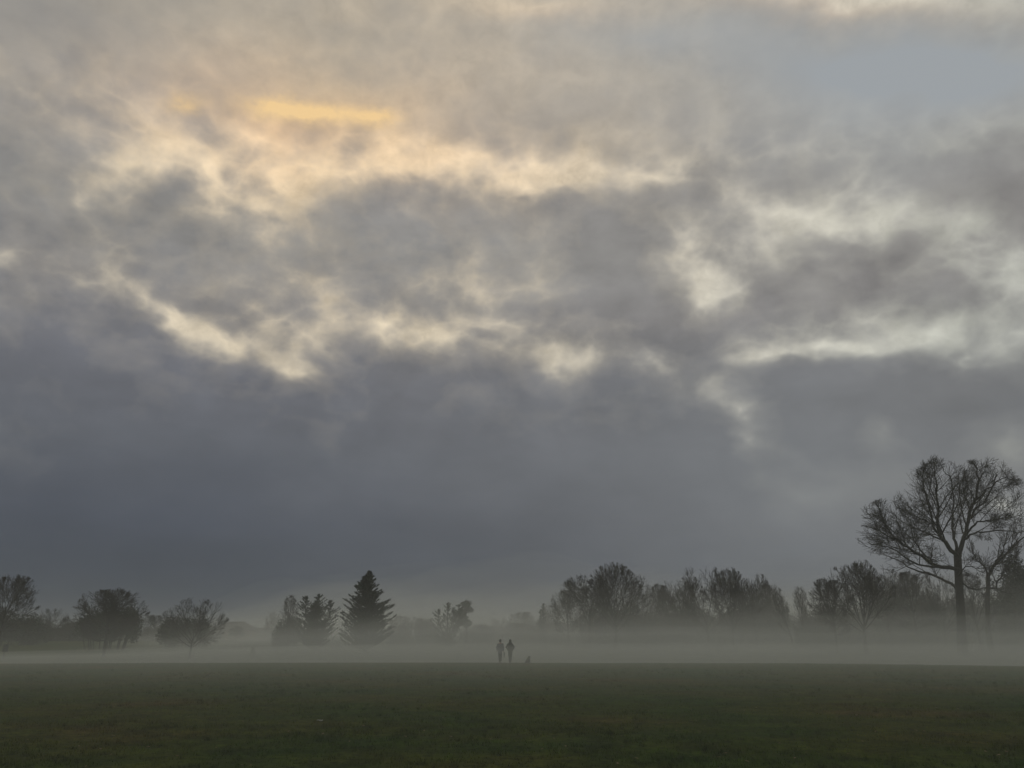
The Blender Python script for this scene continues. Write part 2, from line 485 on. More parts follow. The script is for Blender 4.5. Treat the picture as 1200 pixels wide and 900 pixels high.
def bush_meshes(seed, w, d, h, n=9000, lumps=10, size=.22, mat=None, base=0.0, fill=0):
    """stems and a lumpy cloud of leaf-sized faces"""
    rg = np.random.default_rng(seed)
    TT = Tubes(); L = []; bs = []
    for k in range(lumps):
        cx = rg.uniform(-.42, .42) * w; cy = rg.uniform(-.35, .35) * d
        hz = h * rg.uniform(.62, 1.0) * (1 - .35 * (2 * cx / w) ** 2)
        rx = w * rg.uniform(.13, .26) if w < 3 * h else h * rg.uniform(.35, .6)
        rz = hz * rg.uniform(.4, .55)
        TT.add([np.array([cx * .8, cy * .8, -.3]), np.array([cx, cy, hz * .4]), np.array([cx + rg.normal(0, .1), cy, hz * .92])], [.10, .07, .02], 5)
        m = n // lumps; bs.append((cx * .8, cy * .8))
        v = rg.normal(size=(m, 3)); v /= np.linalg.norm(v, axis=1)[:, None]
        r = rg.random(m) ** .38
        r *= 1 + .22 * np.array([noise.noise(Vector((a * 3 + k, b * 3, c * 3))) for a, b, c in v])
        q = v * r[:, None] * np.array([rx, min(rx, d * .5), rz]) + np.array([cx, cy, max(hz - rz, rz * .8)])
        q = q[q[:, 2] > base * (1 + .35 * np.sin(q[:, 0] * 1.9 + seed) + .2 * np.sin(q[:, 0] * 4.3))]
        L.append(q)
    if fill:   # leggy undergrowth reaching the ground between the stems
        q = np.stack([rg.uniform(-.5, .5, fill) * w, rg.uniform(-.5, .5, fill) * d, rg.random(fill) ** 1.2 * h * .68], 1)
        q[:, 2] *= 1 + .22 * np.sin(q[:, 0] * .9 + seed) + .12 * np.sin(q[:, 0] * 2.7)
        L.append(q)
    bs.sort(); TT.add([np.array([a_, b_, -.32]) for a_, b_ in bs], [.08] * len(bs), 4)
    L = np.concatenate(L)
    Vl = leaf_cards(rg, L, size)
    b = mesh_np('crown', Vl, np.arange(len(Vl)).reshape(-1, 3)); b.materials.append(mat or LEAFM)
    a = TT.mesh('trunk'); a.materials.append(BARK)
    return a, b

GB = 'bare deciduous trees round the park'
GE = 'evergreen trees round the park'
GF = 'far low trees along the park edge'
GH = 'hedges and thickets below the trees'
#TREES
# --- left side
place_bare(4, 2, 672, 98, 68, 'bare tree with dense twiggy crown cut by the left edge of the photo', GB, rot=1.1)
place_bare(4, 126, 688, 100, 82, 'bare round-headed tree with clear straight trunk, second tree from the left edge', GB, rot=2.0)
place_bare(2, 226, 700, 97, 78, 'low spreading bare tree forking near the ground, left of the hipped roof', GB, rot=0.4)
place_meshes('evergreen_tree', bush_meshes(3, wid(66, 126), 5, top_h(130, 695, 126), 17000, 16, .26, base=2.3), 130, 126,
             'dark evergreen tree standing behind the crown of the straight-trunked bare tree', 'tree', GE)
place_meshes('evergreen_tree', bush_meshes(4, wid(60, 130), 4, top_h(214, 711, 130), 11000, 14, .26), 214, 130,
             'dark evergreen bush behind the low spreading bare tree', 'tree', GE)
place_meshes('evergreen_tree', bush_meshes(5, wid(84, 150), 4, top_h(8, 710, 150), 12000, 16, .28), 6, 150,
             'broad dark evergreen bush at the left edge behind the cut-off bare tree', 'tree', GE)
# --- centre left
place_bare(3, 338, 696, 124, 26, 'slim pale bare tree just left of the many-topped dark conifer', GB, rot=0.7)
place_meshes('evergreen_tree', bush_meshes(6, wid(36, 126), 3.5, top_h(336, 718, 126), 6000, 7, .26), 336, 126,
             'rounded dark bush at the foot of the slim pale bare tree', 'tree', GE)
place_meshes('conifer_tree', conifer_meshes(8, top_h(370, 697, 116), wid(62, 116), 520, tops=6, spread_pow=.5, dens=38, tip_up=.45), 371, 116,
             'wide dark conifer with several pointed tops, left of the tallest conifer', 'tree', GE)
place_meshes('conifer_tree', conifer_meshes(9, top_h(430, 671, 112), wid(70, 112), 460, full=.62, tops=1, spread_pow=.85, dens=56, tip_up=.38), 429, 112,
             'tallest dark conifer with a ragged pointed top, left of the two walkers', 'tree', GE)
place_meshes('conifer_tree', conifer_meshes(10, top_h(522, 707, 132), wid(46, 132), 260, tops=5, spread_pow=.5, dens=40), 524, 132,
             'small many-pointed conifer left of the slender round-topped pine', 'tree', GE)
place_meshes('conifer_tree', conifer_meshes(12, top_h(637, 708, 150), wid(18, 150), 110, tops=2, spread_pow=.45, dens=40), 637, 150,
             'small dark rounded conifer poking above the mist right of the dog', 'tree', GE)

def pine_meshes(seed, h, w):
    rg = np.random.default_rng(seed)
    TT = Tubes(); L = []
    TT.add([np.array([0, 0, -.4]), np.array([.1, 0, h * .3]), np.array([-.15, 0, h * .65]), np.array([.05, 0, h * .92])], [.22, .17, .12, .05], 7)
    for k in range(11):
        z = h * rg.uniform(.45, .95); ph = rg.random() * 6.28; r = w * .5 * rg.uniform(.25, .8)
        c = np.array([r * math.cos(ph), r * math.sin(ph), z + r * .3])
        TT.add([np.array([0, 0, z - .5]), c], [.06, .03], 4)
        m = 260; v = rg.normal(size=(m, 3)); v /= np.linalg.norm(v, axis=1)[:, None]
        L.append(c + v * (rg.random(m) ** .4)[:, None] * np.array([w * .2, w * .2, w * .12]))
    L = np.concatenate(L); Vl = leaf_cards(rg, L, .26)
    b = mesh_np('crown', Vl, np.arange(len(Vl)).reshape(-1, 3)); b.materials.append(NEEDLE)
    a = TT.mesh('trunk'); a.materials.append(BARK)
    return a, b
place_meshes('pine_tree', pine_meshes(2, top_h(545, 705, 146), wid(30, 146)), 546, 146,
             'slender pine with thin trunk and round tufted top above the mist', 'tree', GE)

# --- the bare wood right of the walkers
SPEC = [
    (1, 721, 659, 122, 92, 'large fan-shaped bare tree, highest crown between the two walkers and the leaning pair'),
    (0, 690, 671, 126, 80, 'bare tree with domed crown leaning on the left shoulder of the fan-shaped tree'),
    (4, 666, 689, 135, 46, 'lowest bare tree on the left slope of the wood, left of the domed crown'),
    (2, 754, 682, 140, 46, 'small faint bare tree in the dip right of the fan-shaped tree'),
    (4, 776, 683, 138, 42, 'low domed bare tree in the dip between the two big crowns'),
    (0, 802, 675, 132, 62, 'mid-sized bare tree on the left shoulder of the twin-stemmed crown'),
    (2, 829, 663, 126, 74, 'bare tree forming the left half of the wide twin-stemmed crown'),
    (1, 858, 665, 124, 68, 'bare tree forming the right half of the wide twin-stemmed crown'),
    (0, 886, 672, 128, 58, 'upright bare tree directly right of the wide twin-stemmed crown'),
    (4, 906, 683, 132, 44, 'low rounded bare tree left of the leaning pair of thin trees'),
    (3, 941, 686, 116, 26, 'right tree of the leaning pair, straight thin stem'),
    (4, 978, 676, 104, 58, 'bare tree with dense dark twigs on the left slope of the right-hand wood'),
    (1, 1012, 656, 101, 92, 'broad bare tree with a straight trunk visible in the mist, left of the tallest tree'),
    (0, 1042, 664, 118, 60, 'bare tree half hidden behind the broad tree with the visible trunk'),
    (4, 1074, 667, 116, 66, 'bare tree behind the low long limb of the tallest tree'),
    (2, 1106, 671, 114, 64, 'bare tree directly left of the tallest tree trunk'),
    (3, 1146, 668, 112, 46, 'bare tree with upright twigs directly right of the tallest tree trunk'),
]
for v, px, top, Y, wd_, lab in SPEC:
    place_bare(v, px, top, Y, wd_, lab, GB)
r_ = place_bare(3, 930, 690, 116, 22, 'left tree of the leaning pair, slanting away to the left', GB)
r_.rotation_euler = (0, R(-13), 0)

# curved tree at the right edge: trunk rises then sweeps right
def edge_tree():
    rg = np.random.default_rng(99)
    Y0 = 104.0
    bx = at(1158, 740, Y0).x; base = np.array([bx, Y0, gz(bx, Y0)])
    def w(px, py, dy=0.0):
        v = at(px, py, Y0 + dy); return np.array([v.x, v.y, v.z]) - base
    TT, CT = Tubes(), Tubes()
    P = bare_params(segs=[7, 8, 6, 5, 4], kids=[0, 9, 7, 5, 0], wob=[.03, .08, .08, .09, .10],
                    ang=[.6, .55, .55, .55, .5], ratio=[.5, .5, .52, .5, 0], rmin=0.017, trop=[0, .05, .06, .06, .04], sides=[10, 7, 5, 3, 3])
    TT.add([np.array([0., 0, -.6]), np.array([0., 0, 0]), w(1158, 740), w(1157, 705), w(1158, 690), w(1158, 672)], [.5, .42, .33, .28, .26, .23], 9)
    for pts, r0, r1, kids, cl in [
        ([(1158, 675, 0), (1164, 664, .5), (1176, 652, 1), (1188, 640, 1.6), (1202, 628, 2), (1218, 618, 2.4)], .22, .05, 11, .35),
        ([(1158, 690, 0), (1168, 690, -1), (1174, 676, -1.6), (1178, 664, -2), (1190, 654, -2.4)], .15, .03, 9, .45),
        ([(1166, 662, .5), (1174, 650, -.5), (1176, 640, -1), (1182, 630, -1)], .1, .03, 8, .5),
        ([(1158, 676, 0), (1154, 664, -1), (1144, 656, -2), (1140, 646, -2)], .12, .03, 8, .45),
    ]:
        K = [w(*q) for q in pts]; n = len(K)
        D = []
        for i in range(n - 1):
            D += [K[i], (K[i] + K[i + 1]) / 2 + rg.normal(0, .1, 3)]
        D.append(K[-1]); n = len(D)
        rad = [r0 + (r1 - r0) * i / (n - 1) for i in range(n)]
        dirs = [unit(D[min(i, n - 1)] - D[i - 1]) if i else unit(D[1] - D[0]) for i in range(n)]
        TT.add(D, rad, 7)
        length = sum(np.linalg.norm(D[i + 1] - D[i]) for i in range(n - 1))
        Q = dict(P); Q['kids'] = [0, kids, 8, 4, 0]; Q['ratio'] = [.5, cl * .95, .5, .5, 0]
        branch_off(rg, TT, CT, D, rad, dirs, length, 1, Q, s0=.2)
    root = empty('bare_tree', tuple(base))
    link('trunk', TT.mesh('trunk'), BARK, root); link('crown', CT.mesh('crown'), TWIG, root)
    tag(root, 'bare tree right of the tallest tree whose curved limbs sweep out past the right edge', 'tree', GB)
edge_tree()
place_meshes('evergreen_tree', bush_meshes(21, wid(60, 114), 5, top_h(1194, 640, 114), 16000, 14, .28), 1198, 114,
             'dense dark evergreen tree at the right edge behind the curved limbs', 'tree', GE)
place_meshes('evergreen_tree', bush_meshes(22, wid(64, 104), 4, top_h(1080, 672, 104), 9000, 12, .24), 1086, 124,
             'dark ivy-clad thicket behind the left side of the tallest tree trunk', 'tree', GE)
place_meshes('evergreen_tree', bush_meshes(23, wid(40, 104), 4, top_h(1040, 668, 104), 6000, 8, .24), 1042, 124,
             'dark ivy-clad tree mass behind the broad tree with the visible trunk', 'tree', GE)
place_meshes('evergreen_tree', bush_meshes(24, wid(44, 104), 4, top_h(1136, 690, 104), 7000, 9, .24), 1140, 124,
             'low dark ivy-clad thicket right of the tallest tree trunk', 'tree', GE)
place_meshes('evergreen_tree', bush_meshes(25, wid(36, 150), 4, top_h(910, 690, 150), 5000, 8, .28), 902, 150,
             'rounded evergreen poking between bare crowns left of the leaning pair', 'tree', GE)

# --- thickets and hedges under the crowns
def thicket(seed, px0, px1, top, Y, label, n=9000, lumps=16, name='thicket', cat='thicket'):
    w_ = at(px1, 740, Y).x - at(px0, 740, Y).x
    pm = (px0 + px1) / 2
    return place_meshes(name, bush_meshes(seed, w_, 3.5, top_h(pm, top, Y), int(n * 1.7), lumps, .23, BRAMBLE, fill=int(n * 1.1)), pm, Y, label, cat, GH, names=('stem', 'foliage'))
thicket(31, 680, 770, 700, 134, 'leafless thicket under the fan-shaped bare tree', 9000)
thicket(32, 770, 850, 699, 136, 'leafless thicket under the left half of the twin-stemmed crown')
thicket(33, 845, 925, 696, 134, 'leafless thicket under the upright bare tree right of the twin-stemmed crown', 9000)
thicket(34, 600, 690, 722, 160, 'low faint thicket between the small rounded conifer and the wood', 6000)
thicket(35, 1000, 1100, 688, 128, 'leafless thicket filling the wood left of the tallest trunk', 10000)
thicket(36, 1095, 1205, 690, 128, 'leafless thicket filling the wood right of the tallest trunk', 10000)
thicket(37, 455, 515, 722, 150, 'low row of bushes between the tallest conifer and the small many-pointed one', 5000)
thicket(38, 540, 580, 728, 160, 'low faint bushes just left above the two walkers', 4000)
thicket(39, 940, 1010, 700, 122, 'leafless thicket right of the leaning pair', 7000)

thicket(51, 566, 700, 726, 168, 'long low far thicket behind the dog and the small rounded conifer', 9000, 20)
thicket(52, 690, 860, 708, 156, 'long thicket closing the view behind the fan-shaped tree', 12000, 24)
thicket(53, 850, 1010, 706, 150, 'long thicket closing the view behind the leaning pair', 12000, 24)
thicket(54, 1000, 1215, 690, 142, 'tall dark thicket closing the view behind the tallest tree', 16000, 26)

# clipped hedge in front of the leaning pair
def hedge(px0, px1, top, Y, label, seed):
    rg = np.random.default_rng(seed)
    w_ = at(px1, 740, Y).x - at(px0, 740, Y).x; h = top_h((px0 + px1) / 2, top, Y)
    n = 14000
    q = np.stack([rg.uniform(-.5, .5, n) * w_, rg.uniform(-.5, .5, n) * 1.2, rg.uniform(0, 1, n) * h], 1)
    q[:, 2] *= 1 + .02 * np.sin(q[:, 0] * 1.7)
    Vl = leaf_cards(rg, q, .16)
    b = mesh_np('foliage', Vl, np.arange(n * 3).reshape(-1, 3)); b.materials.append(LEAFM)
    TT = Tubes()
    for k in range(10):
        xx = (-.48 + .96 * k / 9) * w_
        TT.add([np.array([xx, 0, -.2]), np.array([xx + rg.normal(0, .1), 0, h * .5]), np.array([xx, 0, h * .9])], [.05, .04, .02], 4)
    TT.add([np.array([-.5 * w_, 0, -.15]), np.array([0, 0, -.15]), np.array([.5 * w_, 0, -.15])], [.06] * 3, 4)
    a = TT.mesh('stem'); a.materials.append(BARK)
    place_meshes('clipped_hedge', (a, b), (px0 + px1) / 2, Y, label, 'hedge', GH, names=('stem', 'foliage'))
hedge(932, 996, 736, 116, 'flat-topped clipped hedge standing in mist in front of the leaning pair of trees', 4)

# --- far trees along the left skyline
for i, (v, px, top, wd_, lab) in enumerate([
    (2, 56, 712, 44, 'faint far bare tree just right of the tree cut by the left edge'),
    (0, 82, 722, 30, 'faint far bare tree left of the straight-trunked tree'),
    (4, 180, 720, 36, 'faint far bare tree between the straight-trunked tree and the low spreading tree'),
    (1, 278, 733, 22, 'tiny far bare treetop behind the flat roofline'),
    (2, 318, 716, 18, 'faint far bare tree left of the slim pale one'),
    (4, 470, 721, 30, 'faint far bare tree right of the tallest conifer'),
    (0, 492, 722, 30, 'faint far bare tree left of the small many-pointed conifer'),
    (2, 585, 724, 34, 'faint far bare tree directly above the two walkers'),
    (4, 612, 716, 34, 'faint far bare tree above and right of the two walkers'),
    (0, 650, 704, 34, 'faint far bare tree between the small rounded conifer and the wood'),
]):
    place_bare(v, px, top, 176 + 9 * (i % 3), wd_, lab, GF)
for sd, p0, p1, top, Y, lab in [
    (41, -60, 60, 722, 190, 'long far thicket at the left edge behind the cut-off tree'),
    (42, 50, 150, 726, 196, 'long far thicket behind the straight-trunked tree'),
    (43, 140, 262, 728, 200, 'long far thicket behind the low spreading tree, left of the hipped roof')]:
    thicket(sd, p0, p1, top, Y, lab, 9000, 20)

# --- far houses, half lost in the mist
BRICK = mat_noise('brick_wall', (0.20, 0.12, 0.09), (0.28, 0.17, 0.13), 9, 0.9)
TILE = mat_noise('roof_tiles', (0.06, 0.05, 0.045), (0.10, 0.08, 0.07), 14, 0.9)
PAINT = mat_noise('white_paint', (0.7, 0.7, 0.68), (0.8, 0.8, 0.78), 5, 0.5)
GLASS = mat_noise('window_glass', (0.02, 0.022, 0.025), (0.03, 0.033, 0.036), 2, 0.08, spec=0.6)
def box(name, c, s, mat, parent=None, bev=0.0):
    bm = bmesh.new(); bmesh.ops.create_cube(bm, size=1)
    for v in bm.verts: v.co = Vector((v.co.x * s[0] + c[0], v.co.y * s[1] + c[1], v.co.z * s[2] + c[2]))
    if bev: bmesh.ops.bevel(bm, geom=bm.edges[:], offset=bev, segments=2, affect='EDGES')
    me = bpy.data.meshes.new(name); bm.to_mesh(me); bm.free()
    return link(name, me, mat, parent)
def house(px0, px1, ridge_py, eave_py, Y, label, hip=0.45, chims=(0.3,), ridge_shift=0.0):
    x0, x1 = at(px0, 740, Y).x, at(px1, 740, Y).x
    xm = (x0 + x1) / 2; g0 = gz(xm, Y); w_ = x1 - x0
    zr = at((px0 + px1) / 2, ridge_py, Y).z - g0; ze = at((px0 + px1) / 2, eave_py, Y).z - g0
    root = empty('house', (xm, Y + 4, g0))
    d = 8.0
    box('wall', (0, 0, ze / 2 - .2), (w_ - .8, d - .8, ze + .4), BRICK, root)
    hx = w_ / 2 * (1 - hip)
    v = [(-w_ / 2, -d / 2, ze), (w_ / 2, -d / 2, ze), (w_ / 2, d / 2, ze), (-w_ / 2, d / 2, ze), (-hx, 0, zr), (hx, 0, zr),
         (-w_ / 2, -d / 2, ze - .15), (w_ / 2, -d / 2, ze - .15), (w_ / 2, d / 2, ze - .15), (-w_ / 2, d / 2, ze - .15)]
    me = bpy.data.meshes.new('roof')
    me.from_pydata(v, [], [(0, 1, 5, 4), (1, 2, 5), (2, 3, 4, 5), (3, 0, 4), (6, 7, 1, 0), (7, 8, 2, 1), (8, 9, 3, 2), (9, 6, 0, 3), (9, 8, 7, 6)])
    me.update()
    rf = link('roof', me, TILE, root)
    for c in chims:
        cx = (c - .5) * 2 * hx
        box('chimney', (cx, 0, zr + .35), (.9, .6, 1.5), BRICK, rf, .02)
        for k in (-.2, .2):
            bm = bmesh.new(); bmesh.ops.create_cone(bm, cap_ends=True, segments=10, radius1=.13, radius2=.1, depth=.4)
            m_ = bpy.data.meshes.new('chimney_pot'); bm.to_mesh(m_); bm.free()
            o = link('chimney_pot', m_, BRICK, rf); o.location = (cx + k, 0, zr + 1.3)
    nw = max(2, int(w_ / 3.4))
    for k in range(nw):
        wx = (k + .5) / nw * (w_ - 1.6) - (w_ - 1.6) / 2
        for wz in ((1.5, ze - 1.0) if ze > 4.5 else (1.5,)):
            f = box('window', (wx, -d / 2 + .37, wz), (1.3, .08, 1.1), PAINT, root)
            for s_ in (-.31, .31): box('pane', (wx + s_, -d / 2 + .325, wz), (.54, .02, .94), GLASS, f)
    dr = box('door', (w_ * .5 - 1.2 if nw < 3 else .0 + (w_ - 1.6) / nw * .5 * (1 if nw % 2 == 0 else 2) * .999, -d / 2 + .36, 1.0), (.55, .08, 2.0), TILE, root) if False else None
    return tag(root, label, 'house', 'far houses on the left skyline')
house(247, 294, 728, 738, 215, 'far house with low hipped roof showing as a dark hump over the mist', .62, ())
house(292, 338, 735.5, 741, 225, 'far low house with flat roofline and a chimney, right of the hipped roof', .08, (.34,))

# --- litter bins and pale frame in the mist
DARKP = mat_noise('dark_painted_metal', (0.02, 0.025, 0.02), (0.035, 0.04, 0.033), 6, 0.5)
POSTM = mat_noise('weathered_timber', (0.05, 0.043, 0.035), (0.09, 0.078, 0.062), 8, 0.9)
PALEM = mat_noise('pale_painted_timber', (0.62, 0.62, 0.6), (0.75, 0.75, 0.72), 6, 0.7)
def cyl(name, pts, rad, sides, mat, parent):
    T = Tubes(); T.add([np.array(p, float) for p in pts], rad, sides)
    return link(name, T.mesh(name), mat, parent)
def waste_bin(px, Y, label):
    x = at(px, 740, Y).x; g0 = gz(x, Y)
    root = empty('litter_bin', (x, Y, g0))
    box('bin_body', (0, 0, 1.15), (.50, .40, .75), DARKP, root, .05)
    ld = box('lid', (0, 0, 1.60), (.56, .46, .16), DARKP, root, .06)
    box('slot', (0, -.225, 1.60), (.34, .02, .07), GLASS, ld)
    cyl('post', [(-.06, .0, -.3), (-.06, 0, .5), (-.06, 0, .78)], [.09, .07, .07], 10, DARKP, root)
    box('foot_plate', (-.06, 0, .03), (.30, .26, .06), DARKP, root, .01)
    return tag(root, label, 'litter bin')
waste_bin(10.5, 98.5, 'dark litter bin on a thin post near the left edge of the photo')
def stump(px, top, Y, label):
    x = at(px, 740, Y).x; g0 = gz(x, Y); h = at(px, top, Y).z - g0
    root = empty('information_post', (x, Y, g0))
    cyl('post', [(0, 0, -.3), (0, 0, .1), (0, 0, h * .6), (.01, 0, h - .08), (.01, 0, h)], [.24, .23, .22, .21, .12], 14, POSTM, root)
    box('plaque', (0, -.235, h * .72), (.22, .03, .3), DARKP, root, .005)
    return tag(root, label, 'post')
stump(298.5, 759, 100, 'stout dark timber post standing alone in the mist below the far houses')
def pale_frame(px, top, Y):
    x = at(px, 740, Y).x; g0 = gz(x, Y); h = at(px, top, Y).z - g0
    root = empty('timber_frame', (x, Y, g0))
    for s_ in (-1, 1):
        for d in (-.35, .35):
            cyl('leg', [(s_ * .55, d, -.2), (s_ * .42, d * .8, h * .35), (s_ * .16, d * .3, h * .8), (s_ * .05, 0, h * .94)], [.07, .07, .07, .07], 8, PALEM, root)
    box('head_panel', (0, 0, h * .80), (.36, .16, h * .30), PALEM, root, .04)
    for z_ in (.30, .5): box('rung', (0, 0, h * z_), (.62 if z_ < .4 else .44, .05, .06), PALEM, root, .01)
    return tag(root, 'pale A-shaped timber frame, ghostly in the mist right of the tallest conifer', 'frame')
pale_frame(484, 737, 128)

# ------------------------------------------------------------------ people and dog
SKIN = mat_noise('skin', (0.36, 0.22, 0.16), (0.42, 0.27, 0.20), 4, 0.55)
HAIR = mat_noise('dark_hair', (0.012, 0.010, 0.008), (0.03, 0.024, 0.018), 20, 0.7)
JGREY = mat_noise('grey_jacket_cloth', (0.16, 0.16, 0.175), (0.21, 0.21, 0.23), 10, 0.85)
JDARK = mat_noise('dark_coat_cloth', (0.018, 0.021, 0.015), (0.032, 0.036, 0.026), 10, 0.85)
TROUS = mat_noise('dark_trouser_cloth', (0.015, 0.016, 0.015), (0.026, 0.027, 0.025), 10, 0.9)
SHOE = mat_noise('dark_shoe', (0.012, 0.012, 0.012), (0.03, 0.028, 0.025), 10, 0.6)
LEAD = mat_noise('dark_webbing', (0.012, 0.012, 0.014), (0.02, 0.02, 0.022), 10, 0.8)
FUR = mat_noise('dog_fur', (0.025, 0.021, 0.017), (0.05, 0.042, 0.034), 12, 0.95)
FURP = mat_noise('pale_dog_fur', (0.22, 0.20, 0.17), (0.30, 0.27, 0.23), 12, 0.95)

def skinned(name, chains, mat, parent, sub=2, root_i=0):
    """chains: list of lists of (x,y,z,r); points given as an index reuse an earlier vertex"""
    Vs, Rs, Es = [], [], []
    for ch in chains:
        prev = None
        for q in ch:
            if isinstance(q, int): k = q
            else:
                Vs.append(q[:3]); Rs.append(q[3] if isinstance(q[3], tuple) else (q[3], q[3])); k = len(Vs) - 1
            if prev is not None: Es.append((prev, k))
            prev = k
    me = bpy.data.meshes.new(name); me.from_pydata(Vs, Es, []); me.update()
    o = bpy.data.objects.new(name, me); C.objects.link(o)
    md = o.modifiers.new('skin', 'SKIN'); md.use_smooth_shade = True
    sb = o.modifiers.new('sub', 'SUBSURF'); sb.levels = sub; sb.render_levels = sub
    for i, r in enumerate(Rs):
        o.data.skin_vertices[0].data[i].radius = r
    o.data.skin_vertices[0].data[root_i].use_root = True
    dg = bpy.context.evaluated_depsgraph_get(); dg.update()
    m2 = bpy.data.meshes.new_from_object(o.evaluated_get(dg))
    bpy.data.objects.remove(o)
    return link(name, m2, mat, parent)

def blob(name, parts, mat, parent, lv=3):
    """one closed smooth surface built from overlapping ellipsoids remeshed together"""
    bm = bmesh.new()
    for c, s in parts:
        r = bmesh.ops.create_icosphere(bm, subdivisions=3, radius=1)
        for v in r['verts']: v.co = Vector((v.co.x * s[0] + c[0], v.co.y * s[1] + c[1], v.co.z * s[2] + c[2]))
    me = bpy.data.meshes.new(name); bm.to_mesh(me); bm.free()
    o = bpy.data.objects.new(name, me); C.objects.link(o)
    md = o.modifiers.new('r', 'REMESH'); md.mode = 'VOXEL'; md.voxel_size = 0.011; md.use_smooth_shade = True
    sm = o.modifiers.new('s', 'SMOOTH'); sm.iterations = 4
    dg = bpy.context.evaluated_depsgraph_get(); dg.update()
    m2 = bpy.data.meshes.new_from_object(o.evaluated_get(dg))
    bpy.data.objects.remove(o)
    return link(name, m2, mat, parent)

def fingers(wrist, d, side):
    """short chains for four fingers and a thumb below a hanging hand"""
    out = []
    wx, wy, wz = wrist
    for k, L in enumerate((.070, .080, .075, .058)):
        yy = wy + (.028 - .019 * k)
        out.append([(wx, yy * .5 + wy * .5, wz - .045, .012), (wx + side * .004, yy, wz - .085, .010), (wx - side * .004, yy, wz - .085 - L * .55, .009), (wx - side * .018, yy, wz - .085 - L, .008)])
    out.append([(wx, wy + .018, wz - .02, .013), (wx, wy + .048, wz - .055, .010), (wx - side * .006, wy + .055, wz - .09, .009)])
    return out

